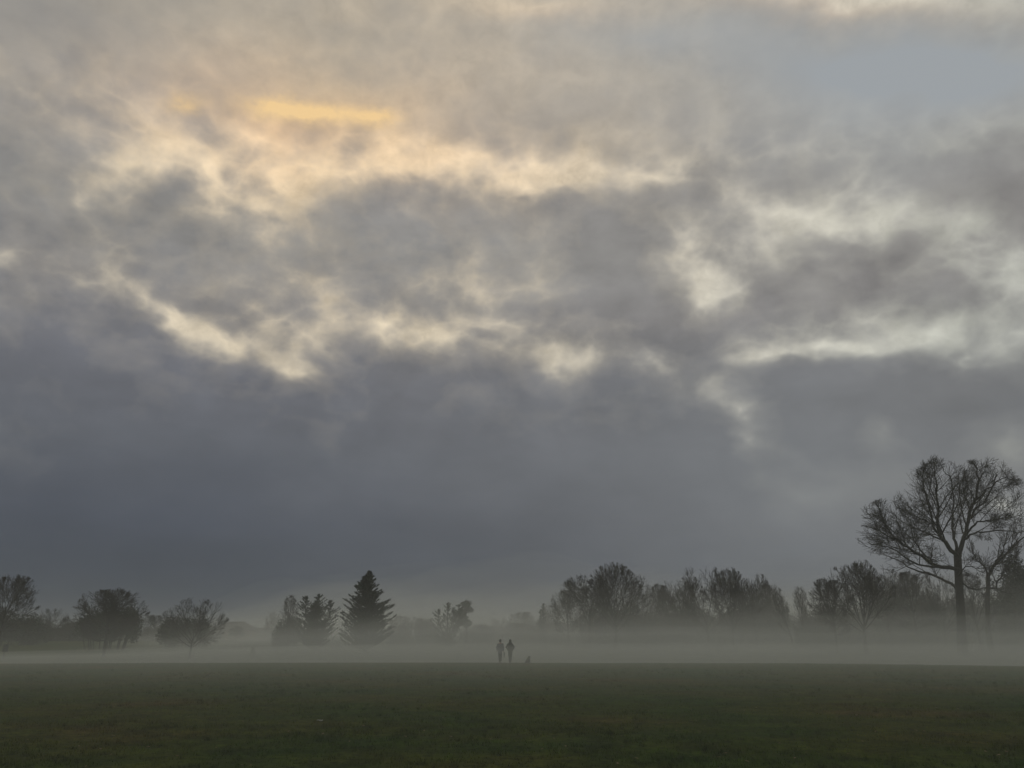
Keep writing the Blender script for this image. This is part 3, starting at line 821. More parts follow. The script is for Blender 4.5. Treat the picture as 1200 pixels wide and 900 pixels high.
def person(px, top_py, Y, pose, jm, label, hood=False, heading=0.0):
    """walking away from the camera (faces +Y)"""
    x = at(px, 760, Y).x; g0 = gz(x, Y)
    h = at(px, top_py, Y).z - g0
    root = empty('person', (x, Y, g0)); root.scale = (h / 1.75,) * 3; root.rotation_euler.z = heading
    sy = pose['stride']
    hipL, hipR = (-.085, 0, .90), (.085, 0, .90)
    # feet: one forward, one trailing
    kL, aL = (-.070, .10 * sy + .03, .50), (-.045, .17 * sy, .09)
    kR, aR = (.068, .02 * sy, .49), (.045, -.20 * sy, .12)
    fL, fR = (-.050, .17 * sy + .15, .035), (.050, -.20 * sy + .13, .035)
    arms = pose['arms']
    def armch(s):
        e, w = arms[s]
        sx = -1 if s == 'L' else 1
        return (sx * .185, 0, 1.41), e, w
    sL, eL, wL = armch('L'); sR, eR, wR = armch('R')
    body = [
        [(0, 0, .95, (.13, .10)), (0, 0, 1.12, (.12, .09)), (0, 0, 1.30, (.15, .10)), (0, .0, 1.44, (.09, .07)), (0, .012, 1.52, .052), (0, .02, 1.57, .055)],
        [0, (*hipL, .085), (*kL, .055), (*aL, .038), (*fL, .032)],
        [0, (*hipR, .085), (*kR, .055), (*aR, .038), (*fR, .032)],
    ]
    # vertex numbers: torso 0-5, left leg 6-9, right leg 10-13
    body += [[3, (*sL, .055), (*eL, .040), (*wL, .027), (wL[0], wL[1], wL[2] - .05, .028)]]
    body += [[3, (*sR, .055), (*eR, .040), (*wR, .027), (wR[0], wR[1], wR[2] - .05, .028)]]
    b = skinned('body', body, SKIN, root)
    # head with face, ears; hands with fingers: joined to the body mesh so the body stays one mesh
    hd = blob('head', [((0, .02, 1.655), (.076, .096, .112)), ((0, .045, 1.60), (.055, .065, .06)), ((0, .12, 1.635), (.013, .020, .022)),
                       ((-.078, .015, 1.645), (.012, .022, .032)), ((.078, .015, 1.645), (.012, .022, .032)), ((0, .105, 1.595), (.024, .012, .008)),
                       ((0, .01, 1.54), (.05, .052, .07))], SKIN, root)
    bits = [hd]
    if pose.get('hands', True):
        for s_, wv in ((-1, wL), (1, wR)):
            if pose['pocket'] : continue
            for f in fingers(wv, None, s_): bits.append(skinned('finger', [f], SKIN, root, 1))
    bm = bmesh.new()
    bm.from_mesh(b.data)
    for o in bits:
        bm.from_mesh(o.data); m_ = o.data
        bpy.data.objects.remove(o); bpy.data.meshes.remove(m_)
    bm.to_mesh(b.data); bm.free()
    for p_ in b.data.polygons: p_.use_smooth = True
    # eyes
    for sx in (-.03, .03):
        e = blob('eye', [((sx, .108, 1.662), (.012, .010, .009))], PALEM, root); 
    # hair (or hood)
    if hood:
        blob('hood', [((0, .0, 1.66), (.108, .115, .132)), ((0, -.03, 1.55), (.13, .12, .09)), ((0, -.02, 1.48), (.17, .11, .07))], jm, root)
    else:
        blob('hair', [((0, -.005, 1.69), (.098, .108, .096)), ((0, -.04, 1.64), (.098, .075, .10)), ((0, -.075, 1.60), (.045, .04, .07))], HAIR, root)
    # coat: flared to the hem, with sleeves
    hem = pose['hem']
    coat = [
        [(0, 0, 1.10, (.225, .15)), (0, 0, 1.26, (.235, .15)), (0, 0, 1.40, (.195, .12)), (0, 0, 1.475, (.085, .08))],
        [0, (0, 0, .98, (.195, .14)), (0, 0, hem + .05, (.175, .14)), (0, 0, hem, (.17, .138))],
        [2, (sL[0], sL[1], sL[2] - .01, .078), (*eL, .066), ((eL[0] + wL[0] * 2) / 3, (eL[1] + wL[1] * 2) / 3, (eL[2] + wL[2] * 2) / 3, .052), (wL[0], wL[1], wL[2] + .01, .046)],
        [2, (sR[0], sR[1], sR[2] - .01, .078), (*eR, .066), ((eR[0] + wR[0] * 2) / 3, (eR[1] + wR[1] * 2) / 3, (eR[2] + wR[2] * 2) / 3, .052), (wR[0], wR[1], wR[2] + .01, .046)],
    ]
    skinned('coat', coat, jm, root)
    tr = [
        [(0, 0, .93, (.15, .11)), (0, 0, 1.02, (.15, .11))],
        [0, (hipL[0], hipL[1], .84, .102), (*kL, .074), (aL[0], aL[1], aL[2] + .06, .060), (aL[0], aL[1], aL[2] + .0, .058)],
        [0, (hipR[0], hipR[1], .84, .102), (*kR, .074), (aR[0], aR[1], aR[2] + .06, .060), (aR[0], aR[1], aR[2] + .0, .058)],
    ]
    skinned('trousers', tr, TROUS, root)
    for a_, f_ in ((aL, fL), (aR, fR)):
        skinned('shoe', [[(a_[0], a_[1] - .03, .05, .045), (a_[0], a_[1] + .04, .05, .048), (f_[0], f_[1], .038, .036)]], SHOE, root, 2)
    tag(root, label, 'person', 'two walkers on the crest')
    return root, wR

poseA = dict(stride=1.0, hem=.70, pocket=False,
             arms=dict(L=((-.265, -.03, 1.16), (-.245, .06, .95)), R=((.255, -.04, 1.15), (.265, -.02, .90))))
poseB = dict(stride=.35, hem=.82, pocket=True,
             arms=dict(L=((-.315, -.05, 1.19), (-.20, .09, 1.00)), R=((.315, -.05, 1.18), (.20, .09, 1.00))))
YP = 64.5
pa, wr = person(586.2, 749.5, YP, poseA, JGREY, 'walker on the left with dark hair, grey knee-length coat and dark trousers, seen from behind', heading=R(3))
person(597.9, 749.8, YP - .3, poseB, JDARK, 'walker on the right in dark hooded coat with hands in pockets, seen from behind', hood=True, heading=R(-3))
# folded lead hanging from the left walker's right hand
lw = pa.matrix_basis @ Vector(wr)
lead_root = empty('dog_lead', (lw.x + .035, lw.y, lw.z - .10))
T_ = Tubes()
T_.add([np.array([0, 0, .06]), np.array([.035, 0, -.05]), np.array([.045, 0, -.22]), np.array([.02, 0, -.34]), np.array([-.015, .01, -.36]), np.array([-.03, 0, -.2]), np.array([-.005, 0, .05])], [.012] * 7, 6)
T_.add([np.array([0, 0, .05]), np.array([.06, .02, -.08]), np.array([.05, .03, -.28]), np.array([.01, .02, -.30]), np.array([.005, .01, .04])], [.012] * 5, 6)
link('webbing', T_.mesh('webbing'), LEAD, lead_root)
cl_ = cyl('clip', [(.01, 0, -.35), (.012, 0, -.40), (.012, 0, -.42)], [.012, .014, .006], 8, DARKP, lead_root)
tag(lead_root, 'folded dark dog lead hanging from the right hand of the walker in grey', 'dog lead')

def dog(px, Y):
    x = at(px, 770, Y).x; g0 = gz(x, Y)
    root = empty('dog', (x, Y, g0)); root.rotation_euler.z = R(52)
    # sitting, facing right (+X): rump left on the ground, back sloping up to the shoulders, head up
    ch = [
        [(-.14, 0, .15, (.13, .12)), (-.03, 0, .21, (.125, .12)), (.07, 0, .29, (.12, .115)), (.11, 0, .38, .085), (.13, 0, .455, .075)],   # 0-4
        [4, (.18, 0, .475, .085), (.255, 0, .445, .050), (.31, 0, .43, .038)],                                   # head, muzzle 5-7
        [2, (.125, .075, .24, .055), (.13, .075, .15, .036), (.135, .075, .04, .030), (.18, .075, .022, .032)],    # 8-11 front leg
        [2, (.125, -.075, .24, .055), (.13, -.075, .15, .036), (.135, -.075, .04, .030), (.18, -.075, .022, .032)],
        [0, (-.08, .11, .14, .085), (.02, .13, .12, .050), (-.09, .12, .045, .032), (.02, .12, .025, .032)],      # folded hind leg: thigh, knee, hock, paw
        [0, (-.08, -.11, .14, .085), (.02, -.13, .12, .050), (-.09, -.12, .045, .032), (.02, -.12, .025, .032)],
        [0, (-.25, .02, .06, .040), (-.34, .05, .035, .028), (-.41, .09, .035, .016)],                            # tail
    ]
    skinned('body', ch, FUR, root)
    for s_ in (-1, 1):
        me = bpy.data.meshes.new('ear')
        me.from_pydata([(.13, s_ * .045, .55), (.19, s_ * .055, .555), (.15, s_ * .09, .54), (.14, s_ * .105, .44), (.18, s_ * .10, .45)], [],
                       [(0, 1, 2), (2, 1, 4), (2, 4, 3), (0, 2, 3)])
        me.update(); e = link('ear', me, FUR, root); sd = e.modifiers.new('t', 'SOLIDIFY'); sd.thickness = .012
    blob('chest_patch', [((.165, 0, .29), (.045, .075, .11))], FURP, root)
    blob('nose', [((.345, 0, .438), (.016, .016, .014))], SHOE, root)
    skinned('collar', [[(.10, .062, .43, .012), (.06, 0, .445, .012), (.10, -.062, .43, .012), (.17, -.045, .40, .012), (.185, 0, .39, .012), (.17, .045, .40, .012)]], LEAD, root, 1)
    tag(root, 'small dark dog sitting on the grass crest to the right of the two walkers', 'dog')
dog(618.6, YP - .5)

# ------------------------------------------------------------------ small things on the near grass
def litter(px, py, w_, d_, h_, seed, label, mat, name='litter_scrap'):
    r = ray(px, py); t_ = -EYE.z / r.z; p = EYE + r * t_
    rg = np.random.default_rng(seed)
    bm = bmesh.new(); bmesh.ops.create_grid(bm, x_segments=7, y_segments=5, size=.5)
    for v in bm.verts:
        v.co.z = h_ * (.4 + abs(noise.noise(Vector((v.co.x * 3 + seed, v.co.y * 3, .2)))) * 1.4)
        v.co.x *= w_; v.co.y *= d_
    me = bpy.data.meshes.new(name); bm.to_mesh(me); bm.free()
    o = link(name, me, mat); o.location = (p.x, p.y, gz(p.x, p.y) + .012); o.rotation_euler.z = R(8)
    sd = o.modifiers.new('t', 'SOLIDIFY'); sd.thickness = .004
    return tag(o, label, 'litter')
litter(375, 844.5, .12, .10, .035, 3, 'crumpled white scrap lying alone on the near grass left of centre', mat_noise('dirty_paper', (.28, .28, .27), (.4, .4, .38), 9))

def leaves():
    LM = mat_noise('fallen_leaf', (0.10, 0.065, 0.03), (0.20, 0.15, 0.08), 2, 0.8)
    rg = np.random.default_rng(8)
    vs, fs = [], []
    for k in range(260):
        y = 9 * (40 / 9) ** rg.random(); x = (rg.random() * 2 - 1) * y * .72; z = gz(x, y) + .035
        a = rg.random() * 6.28; s = rg.uniform(.02, .045); c, q = math.cos(a), math.sin(a); b_ = len(vs)
        for u, v, w_ in ((-1, 0, 0), (-.3, -.5, .2), (.5, -.4, .1), (1.1, 0, .3), (.5, .4, .35), (-.3, .5, .1)):
            vs.append((x + (u * c - v * q) * s, y + (u * q + v * c) * s, z + w_ * s))
        fs.append(tuple(range(b_, b_ + 6)))
    me = bpy.data.meshes.new('fallen_leaves'); me.from_pydata(vs, [], fs); me.update()
    o = link('fallen_leaves', me, LM)
    tag(o, 'scattered small brown fallen leaves on the grass', kind='stuff')
leaves()

# ------------------------------------------------------------------ haze and mist
def vol_mat(name, dens, col=(0.945, 0.97, 0.92), aniso=0.2):
    m = bpy.data.materials.new(name); m.use_nodes = True
    nt = m.node_tree; nt.nodes.clear()
    out = nt.nodes.new('ShaderNodeOutputMaterial'); v = nt.nodes.new('ShaderNodeVolumePrincipled')
    v.inputs['Color'].default_value = (*col, 1); v.inputs['Density'].default_value = dens
    v.inputs['Anisotropy'].default_value = aniso
    nt.links.new(v.outputs[0], out.inputs['Volume'])
    return m
hz = box('haze', (0, 570, 12.5), (2500, 1400, 31), vol_mat('haze_air', 0.0008))
tag(hz, kind='stuff')

def mist_bank(name, x0, x1, y0, y1, topf, dens, seed, n=90):
    xs_ = np.linspace(x0, x1, n); ys_ = np.linspace(y0, y1, n)
    Vt = np.empty((n, n, 3)); Vb = np.empty((n, n, 3))
    for j, y in enumerate(ys_):
        for i, x in enumerate(xs_):
            e = min(i, n - 1 - i, j, n - 1 - j) / 3.0
            tz = topf(float(x), float(y))
            tz = -2.4 + (tz + 2.4) * min(1, .02 + e)
            Vt[j, i] = (x, y, tz); Vb[j, i] = (x, y, -2.5)
    N2 = n * n; ii = np.arange(N2).reshape(n, n)
    q = np.stack([ii[:-1, :-1], ii[:-1, 1:], ii[1:, 1:], ii[1:, :-1]], -1).reshape(-1, 4)
    F_ = [q, (q + N2)[:, ::-1]]
    for a in (ii[0], ii[-1][::-1], ii[:, 0][::-1], ii[:, -1]):
        F_.append(np.stack([a[:-1], a[:-1] + N2, a[1:] + N2, a[1:]], -1))
    me = mesh_np(name, np.concatenate([Vt.reshape(-1, 3), Vb.reshape(-1, 3)]), np.concatenate(F_))
    bm = bmesh.new(); bm.from_mesh(me); bmesh.ops.recalc_face_normals(bm, faces=bm.faces); bm.to_mesh(me); bm.free()
    o = link(name, me, vol_mat(name + '_air', dens))
    return tag(o, kind='stuff')

def und(x, y, s, seed): return fbm(x / s, y / s, seed, 3)
def side(x): return .03 + .97 * sstep(-50, -12, x)
# pooled mist: each bank lies a little higher, thinner and farther back than the one below it
def low_(x, y): return .2 + 2.4 * sstep(-58, -8, x) + .35 * und(x, y, 28, 1.5)
mist_bank('ground_mist', -262, 262, -40, 420, low_, .0050, 1)
mist_bank('ground_mist', -258, 258, 13, 418, lambda x, y: -.6 + (.55 * low_(x, y) + .6) * sstep(13, 24, y), .0070, 31)
for k_, (y0_, h_, dn) in enumerate([(58, 2.2, .0040), (58, 3.1, .0024), (60, 4.2, .0020), (60, 5.6, .0020), (60, 7.3, .0022), (60, 9.4, .0024), (60, 12.0, .0024), (60, 15.0, .0022)]):
    hw = 256 - 6 * k_
    def top_(x, y, h_=h_, k_=k_, y0_=y0_):
        sd = side(x * 80 / max(50, y)); fr = .2 + .8 * sstep(y0_, y0_ + 40 + 8 * k_, y)
        return -1.2 + (h_ + 1.3) * sd * fr * (1 + .42 * und(x, y, 17 + 3 * k_, 4.5 + k_ * 3.3) + .20 * und(x, y, 60, 1.5 + k_))
    mist_bank('ground_mist', -hw, hw, y0_, 400 - 3 * k_, top_, dn, 2 + k_, 110)
# on the right the mist creeps forward over the crest
for k_, (x0_, h_, dn) in enumerate([(10, 2.2, .0034), (12, 3.4, .0022), (14, 5.2, .0022), (16, 7.8, .0020), (18, 11.0, .0018)]):
    mist_bank('ground_mist', x0_, 236 - 5 * k_, 42, 380 - 4 * k_,
              lambda x, y, x0_=x0_, h_=h_, k_=k_: -.4 + (h_ + .4) * sstep(x0_, x0_ + 26, x) * sstep(42, 84 + 8 * k_, y) * (1 + .3 * und(x, y, 22, 7.5 + k_)), dn, 12 + k_, 100)

# ------------------------------------------------------------------ sky
def uv_of(px, py):
    d = ray(px, py).normalized()
    return Vector((math.atan2(d.x, d.y), math.asin(d.z)))

SUN_PX = (385, 140)
sun_d = ray(*SUN_PX).normalized()
SUN_AZ, SUN_EL = uv_of(*SUN_PX)

# cloud bank: how much thicker (+) or thinner (-) the deck is round a bearing and height;
# rows are centre x, y, half-width, half-height, slant, amount
BL = [
 # thin places: the long torn band under the glow
 (150, 195, 60, 18, 10, -.7), (225, 200, 80, 24, 20, -1.15), (300, 190, 90, 18, 0, -.4), (350, 212, 50, 14, 35, -.6), (450, 196, 50, 20, 0, -.8),
 (540, 192, 80, 18, 3, -.8), (615, 208, 60, 20, 0, -1.05), (690, 206, 70, 18, 2, -.8), (770, 204, 50, 16, 0, -.6), (85, 225, 50, 22, -35, -.8),
 (330, 165, 190, 26, 0, -.25), (250, 245, 40, 20, 50, -.35), (300, 240, 50, 16, 0, -.4),
 # the slits lower left and centre
 (200, 375, 46, 18, 48, -1.0), (245, 402, 46, 18, 30, -1.3), (290, 405, 60, 18, 0, -.6), (330, 432, 34, 16, 0, -1.4), (345, 405, 50, 26, 0, -.6), (150, 335, 60, 24, 35, -.5),
 (395, 385, 50, 22, 0, -.5), (445, 384, 40, 18, 0, -.95), (505, 390, 40, 14, -5, -.85), (560, 378, 46, 18, -20, -.75), (590, 345, 40, 30, 0, -.4), (290, 325, 30, 26, 0, -.5),
 # right of centre
 (800, 300, 36, 44, 0, -.8), (830, 345, 30, 36, 60, -1.25), (850, 320, 40, 20, 0, -.6), (880, 285, 70, 22, 0, -.5), (930, 258, 90, 20, 0, -.8), (1030, 245, 80, 22, -6, -.9), (890, 240, 50, 16, 20, -.5), (1000, 265, 60, 14, 0, -.5),
 (1120, 270, 50, 20, 0, -.6), (1150, 298, 44, 18, 0, -.9), (1195, 300, 30, 24, 0, -.6), (1180, 340, 50, 26, 0, -.7), (1060, 330, 60, 20, 0, -.3),
 (905, 418, 50, 10, -6, -1.0), (965, 412, 60, 14, 4, -1.1), (1010, 425, 50, 16, 0, -1.0), (1080, 405, 80, 24, -6, -1.2), (1130, 420, 60, 16, 0, -.9), (1185, 395, 50, 30, 0, -.9), (1000, 385, 100, 24, 0, -.4), (1120, 375, 80, 26, -15, -.5),
 (870, 488, 40, 34, 15, -1.55), (880, 522, 34, 16, 0, -.9), (835, 470, 40, 20, 0, -.5), (850, 448, 60, 18, -15, -.8), (768, 430, 44, 20, 0, -1.0), (665, 425, 56, 18, -10, -.85), (725, 388, 34, 14, 0, -.7), (640, 410, 30, 12, 0, -.5),
 (1035, 500, 36, 34, 20, -.9), (1190, 515, 60, 50, 0, -.9), (1185, 595, 36, 22, 0, -1.8), (1060, 560, 140, 30, 0, -.5), (960, 575, 90, 40, 0, -.55), (880, 565, 60, 26, 0, -.4), (20, 510, 60, 60, 0, -.25), (5, 305, 26, 22, 0, -.9),
 # high veil
 (40, 20, 170, 90, 0, .6), (60, 120, 90, 50, 0, .2), (1060, 75, 260, 50, 0, .30), (1000, -4, 260, 18, -2, -1.0), (640, 0, 110, 16, 0, -.5), (400, 30, 200, 50, 0, .2), (640, 150, 90, 36, 0, .2), (860, 140, 110, 50, 0, .15), (990, 200, 50, 18, 0, .3), (870, 205, 60, 16, 0, .35),
 # thick places
 (175, 235, 56, 44, 10, 1.2), (225, 290, 70, 50, 30, .9), (20, 190, 70, 80, 0, 1.6), (50, 270, 90, 46, 0, .7), (340, 305, 56, 36, 0, .8), (335, 262, 60, 18, 10, .6),
 (440, 265, 70, 46, 0, 1.1), (420, 320, 70, 40, 0, .7), (520, 300, 60, 50, 0, .6), (585, 262, 60, 40, 0, .9), (490, 215, 24, 14, 0, .6), (640, 240, 40, 20, 0, .4),
 (700, 280, 70, 56, 30, 1.2), (740, 330, 70, 50, 40, 1.2), (680, 370, 80, 36, 0, .7), (790, 385, 60, 34, 30, .9), (800, 235, 46, 30, 0, .6), (620, 330, 40, 40, 0, .2),
 (870, 375, 70, 24, -35, .8), (950, 320, 90, 34, 0, .7), (1050, 310, 60, 24, 0, .5), (1090, 350, 60, 20, 0, .4), (1175, 235, 70, 50, 0, 1.5), (1110, 215, 60, 24, 0, .4), (970, 350, 60, 20, 0, .3),
 (940, 450, 110, 26, 10, .9), (1090, 465, 150, 34, 0, .8), (800, 510, 70, 50, 0, .6), (100, 430, 230, 90, 20, .6), (560, 440, 200, 36, 0, .6), (450, 430, 120, 26, 0, .3),
 (420, 500, 240, 80, 0, .3), (700, 560, 280, 60, 0, .3), (950, 500, 60, 40, 0, .3), (1120, 520, 60, 36, 0, .3),
]

def build_sky():
    wd = bpy.data.worlds.new('World'); S.world = wd; wd.use_nodes = True
    nt = wd.node_tree; n = nt.nodes; L = nt.links; n.clear()
    def N(t, **k):
        q = n.new(t)
        for a, b in k.items(): setattr(q, a, b)
        return q
    def M(op, a, b=None, c=None, clamp=False):
        q = N('ShaderNodeMath', operation=op, use_clamp=clamp)
        for i, v in enumerate((a, b, c)):
            if v is None: continue
            if isinstance(v, (int, float)): q.inputs[i].default_value = v
            else: L.new(v, q.inputs[i])
        return q.outputs[0]
    def ramp(fac, stops, interp='EASE'):
        q = N('ShaderNodeValToRGB'); cr = q.color_ramp; cr.interpolation = interp
        while len(cr.elements) < len(stops): cr.elements.new(1.0)
        for e, (p, c) in zip(cr.elements, stops): e.position = p; e.color = c
        L.new(fac, q.inputs[0]); return q.outputs[0]
    def mix(f, a, b, mode='MIX'):
        q = N('ShaderNodeMix', data_type='RGBA', blend_type=mode, clamp_factor=True)
        for i, v in ((0, f), (6, a), (7, b)):
            if isinstance(v, (int, float)): q.inputs[i].default_value = v
            elif isinstance(v, tuple): q.inputs[i].default_value = v
            else: L.new(v, q.inputs[i])
        return q.outputs[2]
    tc = N('ShaderNodeTexCoord'); nrm = N('ShaderNodeVectorMath', operation='NORMALIZE')
    L.new(tc.outputs['Generated'], nrm.inputs[0]); D = nrm.outputs[0]
    sp = N('ShaderNodeSeparateXYZ'); L.new(D, sp.inputs[0])
    az = M('ARCTAN2', sp.outputs[0], sp.outputs[1]); el = M('ARCSINE', sp.outputs[2])
    # cloud turbulence, flattened towards the horizon
    def tex(scale, detail, rough, vs=(1, 1, 1.6), off=(0, 0, 0), dist=0.0, lac=2.0):
        mp = N('ShaderNodeMapping'); mp.inputs['Scale'].default_value = vs; mp.inputs['Location'].default_value = off
        L.new(D, mp.inputs[0])
        q = N('ShaderNodeTexNoise'); q.inputs['Scale'].default_value = scale; q.inputs['Detail'].default_value = detail
        q.inputs['Roughness'].default_value = rough; q.inputs['Distortion'].default_value = dist; q.inputs['Lacunarity'].default_value = lac
        L.new(mp.outputs[0], q.inputs['Vector']); return q
    w1 = tex(7, 4, .55, off=(3.1, 1.7, 0.4))
    cen = N('ShaderNodeVectorMath', operation='SUBTRACT'); L.new(w1.outputs['Color'], cen.inputs[0]); cen.inputs[1].default_value = (.5, .5, .5)
    scl = N('ShaderNodeVectorMath', operation='MULTIPLY'); L.new(cen.outputs[0], scl.inputs[0]); scl.inputs[1].default_value = (.12, .075, 0)
    cb = N('ShaderNodeCombineXYZ'); L.new(az, cb.inputs[0]); L.new(el, cb.inputs[1])
    U = N('ShaderNodeVectorMath', operation='ADD'); L.new(cb.outputs[0], U.inputs[0]); L.new(scl.outputs[0], U.inputs[1]); U = U.outputs[0]
    spu = N('ShaderNodeSeparateXYZ'); L.new(U, spu.inputs[0]); uaz, uel = spu.outputs[0], spu.outputs[1]

    def blobs(rows, k=2.0, acc=None, cone=False, AMT=1.25, V=None):
        for (x, y, rx, ry, a, amt) in rows:
            c = uv_of(x, y); ca, sa = math.cos(R(a)), math.sin(R(a))
            e1 = uv_of(x + rx * ca, y + rx * sa) - c; e2 = uv_of(x + ry * sa, y - ry * ca) - c
            mp = N('ShaderNodeMapping', vector_type='TEXTURE')
            mp.inputs['Location'].default_value = (c.x, c.y, 0)
            mp.inputs['Rotation'].default_value = (0, 0, math.atan2(e1.y, e1.x))
            mp.inputs['Scale'].default_value = (e1.length * k, e2.length * k, 1)
            L.new(U if V is None else V, mp.inputs[0])
            gr = N('ShaderNodeTexGradient', gradient_type='SPHERICAL' if cone else 'QUADRATIC_SPHERE')
            L.new(mp.outputs[0], gr.inputs[0])
            acc = M('MULTIPLY_ADD', gr.outputs['Fac'], amt * AMT, acc if acc is not None else 0.0)
        return acc
    # overall deck thickness against height above the horizon (degrees / 60)
    elf = M('DIVIDE', uel, R(60), clamp=True)
    def elp(y): return max(0.0, uv_of(600, y).y / R(60))
    g = lambda v: (v, v, v, 1)
    base = M('MULTIPLY', ramp(elf, [(0, g(.82)), (elp(600), g(.80)), (elp(480), g(.70)), (elp(420), g(.52)), (elp(330), g(.44)), (elp(230), g(.40)), (elp(150), g(.36)), (elp(30), g(.36)), (1, g(.38))], 'LINEAR'), 2.0)
    rho = blobs(BL, acc=base, k=1.9, AMT=0.74)
    # billows: large, middle and fine
    b1 = tex(5, 3, .5, off=(1.2, 8.4, 5.5)); b2 = tex(11, 7, .60, vs=(1,1,1.15), off=(6.2, 2.4, 1.5), dist=.2)
    b4 = tex(30, 6, .62, vs=(1, 1, 1.25), off=(2.2, 7.4, 3.5), dist=.3)
    vd = N('ShaderNodeVectorMath', operation='MULTIPLY_ADD'); L.new(w1.outputs['Color'], vd.inputs[0]); vd.inputs[1].default_value = (.12, .12, .12); L.new(D, vd.inputs[2])
    vm = N('ShaderNodeMapping'); vm.inputs['Scale'].default_value = (1, 1, 1.3); L.new(vd.outputs[0], vm.inputs[0])
    vo = N('ShaderNodeTexVoronoi', feature='F1'); vo.inputs['Scale'].default_value = 17; vo.inputs['Detail'].default_value = 1.0; vo.inputs['Roughness'].default_value = .55; L.new(vm.outputs[0], vo.inputs['Vector'])
    ampv = ramp(elf, [(0, g(.10)), (elp(620), g(.18)), (elp(480), g(.6)), (elp(400), g(1)), (elp(215), g(.9)), (elp(130), g(.22)), (1, g(.2))], 'LINEAR')
    nn = M('ADD', M('MULTIPLY', M('SUBTRACT', .58, vo.outputs['Distance']), .70), M('ADD', M('MULTIPLY', M('SUBTRACT', b1.outputs['Fac'], .5), .6), M('ADD', M('MULTIPLY', M('SUBTRACT', b2.outputs['Fac'], .5), 2.3), M('MULTIPLY', M('SUBTRACT', b4.outputs['Fac'], .5), .65))))
    rho = M('MULTIPLY_ADD', nn, ampv, rho)
    # soft saturation
    fac = ramp(M('DIVIDE', M('ADD', rho, .45), 1.95), [(0, g(0)), (.23, g(.07)), (.31, g(.15)), (.42, g(.37)), (.54, g(.61)), (.65, g(.79)), (.77, g(.90)), (1, g(1.0))], 'LINEAR')

    # light coming through thin cloud: warm round the hidden sun, cooler away from it
    dt = N('ShaderNodeVectorMath', operation='DOT_PRODUCT'); L.new(D, dt.inputs[0]); dt.inputs[1].default_value = sun_d
    ang = M('DIVIDE', M('ARCCOSINE', dt.outputs['Value']), R(90), clamp=True)
    thin = ramp(ang, [(0, srgb(250, 228, 188)), (.09, srgb(244, 224, 190)), (.20, srgb(228, 214, 188)), (.34, srgb(214, 208, 192)), (.5, srgb(202, 202, 190)), (.75, srgb(184, 186, 184)), (1, srgb(170, 172, 172))], 'LINEAR')
    tm = M('ADD', M('MULTIPLY_ADD', M('SUBTRACT', b4.outputs['Fac'], .5), 1.0, 1.0), M('MULTIPLY', M('SUBTRACT', b2.outputs['Fac'], .5), .9))
    tms = N('ShaderNodeVectorMath', operation='SCALE'); L.new(thin, tms.inputs[0]); L.new(tm, tms.inputs['Scale']); thin = tms.outputs[0]
    # shaded cloud against height, left and right of the view
    thickL = ramp(elf, [(0, srgb(58, 66, 79)), (elp(700), srgb(58, 66, 79)), (elp(620), srgb(74, 80, 92)), (elp(540), srgb(96, 100, 108)), (elp(450), srgb(108, 110, 117)), (elp(380), srgb(128, 127, 128)),
                        (elp(300), srgb(138, 137, 135)), (elp(180), srgb(138, 138, 139)), (elp(60), srgb(136, 136, 134)), (1, srgb(140, 138, 136))], 'LINEAR')
    thickR = ramp(elf, [(0, srgb(108, 112, 116)), (elp(700), srgb(104, 108, 114)), (elp(620), srgb(108, 110, 113)), (elp(540), srgb(112, 114, 117)), (elp(450), srgb(118, 119, 121)), (elp(380), srgb(134, 132, 131)),
                        (elp(300), srgb(140, 138, 136)), (elp(180), srgb(140, 139, 138)), (elp(60), srgb(140, 141, 143)), (1, srgb(140, 138, 136))], 'LINEAR')
    lr = M('DIVIDE', M('SUBTRACT', uaz, R(-22)), R(54), clamp=True)
    thick = mix(lr, thickL, thickR)
    # breadth-scale unevenness of the shaded cloud
    b3 = tex(4.2, 6, .60, vs=(1, 1, 3.2), off=(4.4, 0.4, 9.5))
    b5 = tex(12, 5, .58, vs=(1, 1, 1.4), off=(9.1, 3.3, 6.6), dist=.2)
    sh = M('ADD', M('MULTIPLY_ADD', M('SUBTRACT', b3.outputs['Fac'], .5), .45, 1.0), M('MULTIPLY', M('MULTIPLY', M('SUBTRACT', b5.outputs['Fac'], .5), .7), ampv))
    shc = N('ShaderNodeVectorMath', operation='SCALE'); L.new(thick, shc.inputs[0]); L.new(sh, shc.inputs['Scale'])
    col = mix(fac, thin, shc.outputs[0])
    # warm high veil lit by the sun, and cooler veil to the upper right
    warm = blobs([(330, 135, 170, 55, 0, .55), (330, 140, 260, 110, 0, .45), (600, 60, 420, 120, 0, .12), (560, 190, 260, 70, 0, .30), (980, 8, 260, 22, -2, .55), (640, 6, 120, 18, 0, .3)], acc=None)
    col = mix(M('MULTIPLY', warm, .8, clamp=True), col, mix(1.0, col, (1.20, 1.0, .85, 1), 'MULTIPLY'))
    cool = blobs([(1080, 85, 280, 48, -3, 1.3), (1000, 150, 200, 60, 0, .45), (760, 40, 160, 30, 0, .35), (960, 570, 260, 120, 0, .2)])
    col = mix(M('MULTIPLY', cool, 1.0, clamp=True), col, srgb(157, 162, 166))
    # the brightest slits, where the sun almost breaks through
    w2 = tex(26, 4, .6, off=(7.1, 2.7, 0.4)); ce2 = N('ShaderNodeVectorMath', operation='SUBTRACT'); L.new(w2.outputs['Color'], ce2.inputs[0]); ce2.inputs[1].default_value = (.5, .5, .5)
    sc2 = N('ShaderNodeVectorMath', operation='MULTIPLY'); L.new(ce2.outputs[0], sc2.inputs[0]); sc2.inputs[1].default_value = (.07, .022, 0)
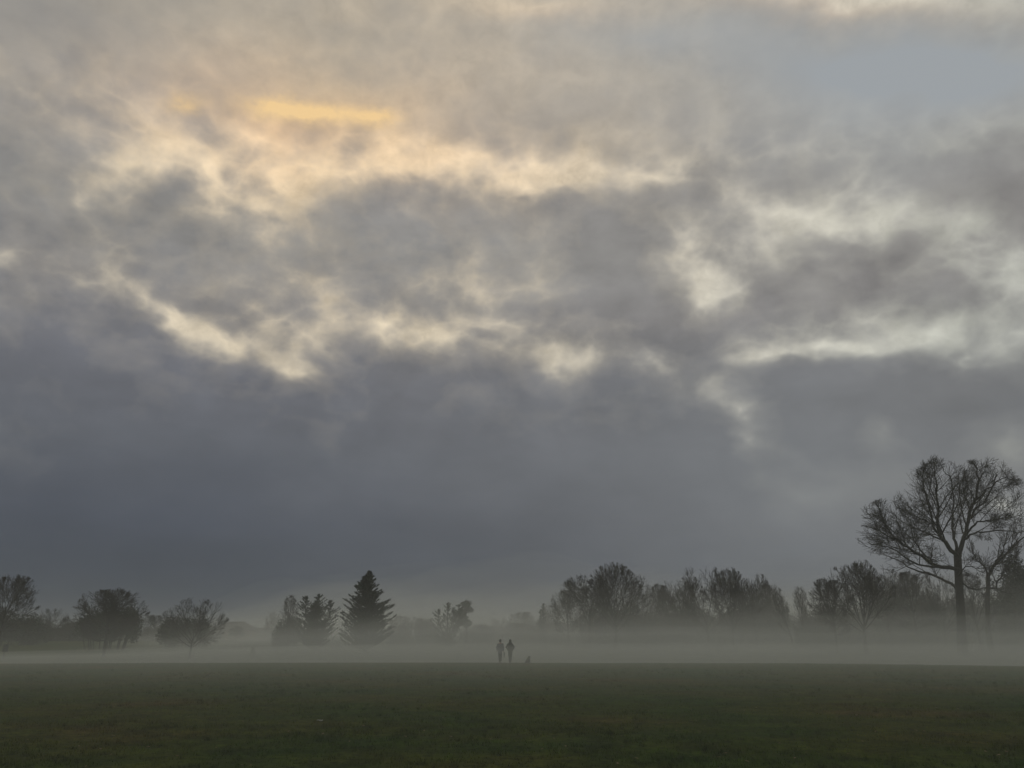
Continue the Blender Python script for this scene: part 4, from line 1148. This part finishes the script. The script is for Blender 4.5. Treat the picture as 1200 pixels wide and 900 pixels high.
    U2 = N('ShaderNodeVectorMath', operation='ADD'); L.new(cb.outputs[0], U2.inputs[0]); L.new(sc2.outputs[0], U2.inputs[1])
    glow = blobs([(330, 130, 50, 14, 1, 1.0), (385, 135, 60, 14, 2, 1.0), (435, 138, 34, 13, 3, .9), (215, 122, 30, 15, 0, .55), (370, 128, 110, 26, 0, .25)], k=1.6, V=U2.outputs[0])
    gl = mix(1.0, (0, 0, 0, 1), mix(1.0, col, (0, 0, 0, 1), 'MULTIPLY'))
    glow = M('MULTIPLY', glow, M('MULTIPLY_ADD', b4.outputs['Fac'], 1.6, .15))
    col = mix(M('MULTIPLY', glow, .95, clamp=True), col, srgb(242, 206, 150))
    # bluish clear sky behind the thinnest cloud
    sk = N('ShaderNodeTexSky', sky_type='NISHITA'); sk.sun_disc = False; sk.sun_elevation = SUN_EL; sk.sun_rotation = SUN_AZ
    sc = N('ShaderNodeVectorMath', operation='SCALE'); sc.inputs['Scale'].default_value = 10.0; L.new(col, sc.inputs[0])
    fin = mix(M('MULTIPLY', M('SUBTRACT', 1.0, fac), .025), sc.outputs[0], sk.outputs[0])
    bg = N('ShaderNodeBackground'); bg.inputs['Strength'].default_value = 0.1
    L.new(fin, bg.inputs['Color'])
    out = N('ShaderNodeOutputWorld'); L.new(bg.outputs[0], out.inputs['Surface'])
    wd.cycles.sampling_method = 'MANUAL'; wd.cycles.sample_map_resolution = 512
build_sky()

# the sun, veiled by cloud
sl = bpy.data.lights.new('sun', 'SUN'); sl.energy = 0.28; sl.angle = R(25); sl.color = (1.0, .93, .83)
so = bpy.data.objects.new('sun', sl); C.objects.link(so)
so.rotation_euler = (-sun_d).to_track_quat('-Z', 'Y').to_euler()
so.location = (0, 0, 60)

# ------------------------------------------------------------------ render settings
S.view_settings.view_transform = 'Standard'; S.view_settings.look = 'None'
S.view_settings.exposure = 0.0; S.view_settings.gamma = 1.0; S.view_settings.use_curve_mapping = False
S.render.engine = 'CYCLES'
cy = S.cycles
cy.use_denoising = True
try: cy.denoiser = 'OPENIMAGEDENOISE'
except Exception: pass
cy.max_bounces = 6; cy.diffuse_bounces = 2; cy.glossy_bounces = 2; cy.volume_bounces = 4; cy.transmission_bounces = 2
cy.use_adaptive_sampling = False
S.render.resolution_x = 1024; S.render.resolution_y = 768
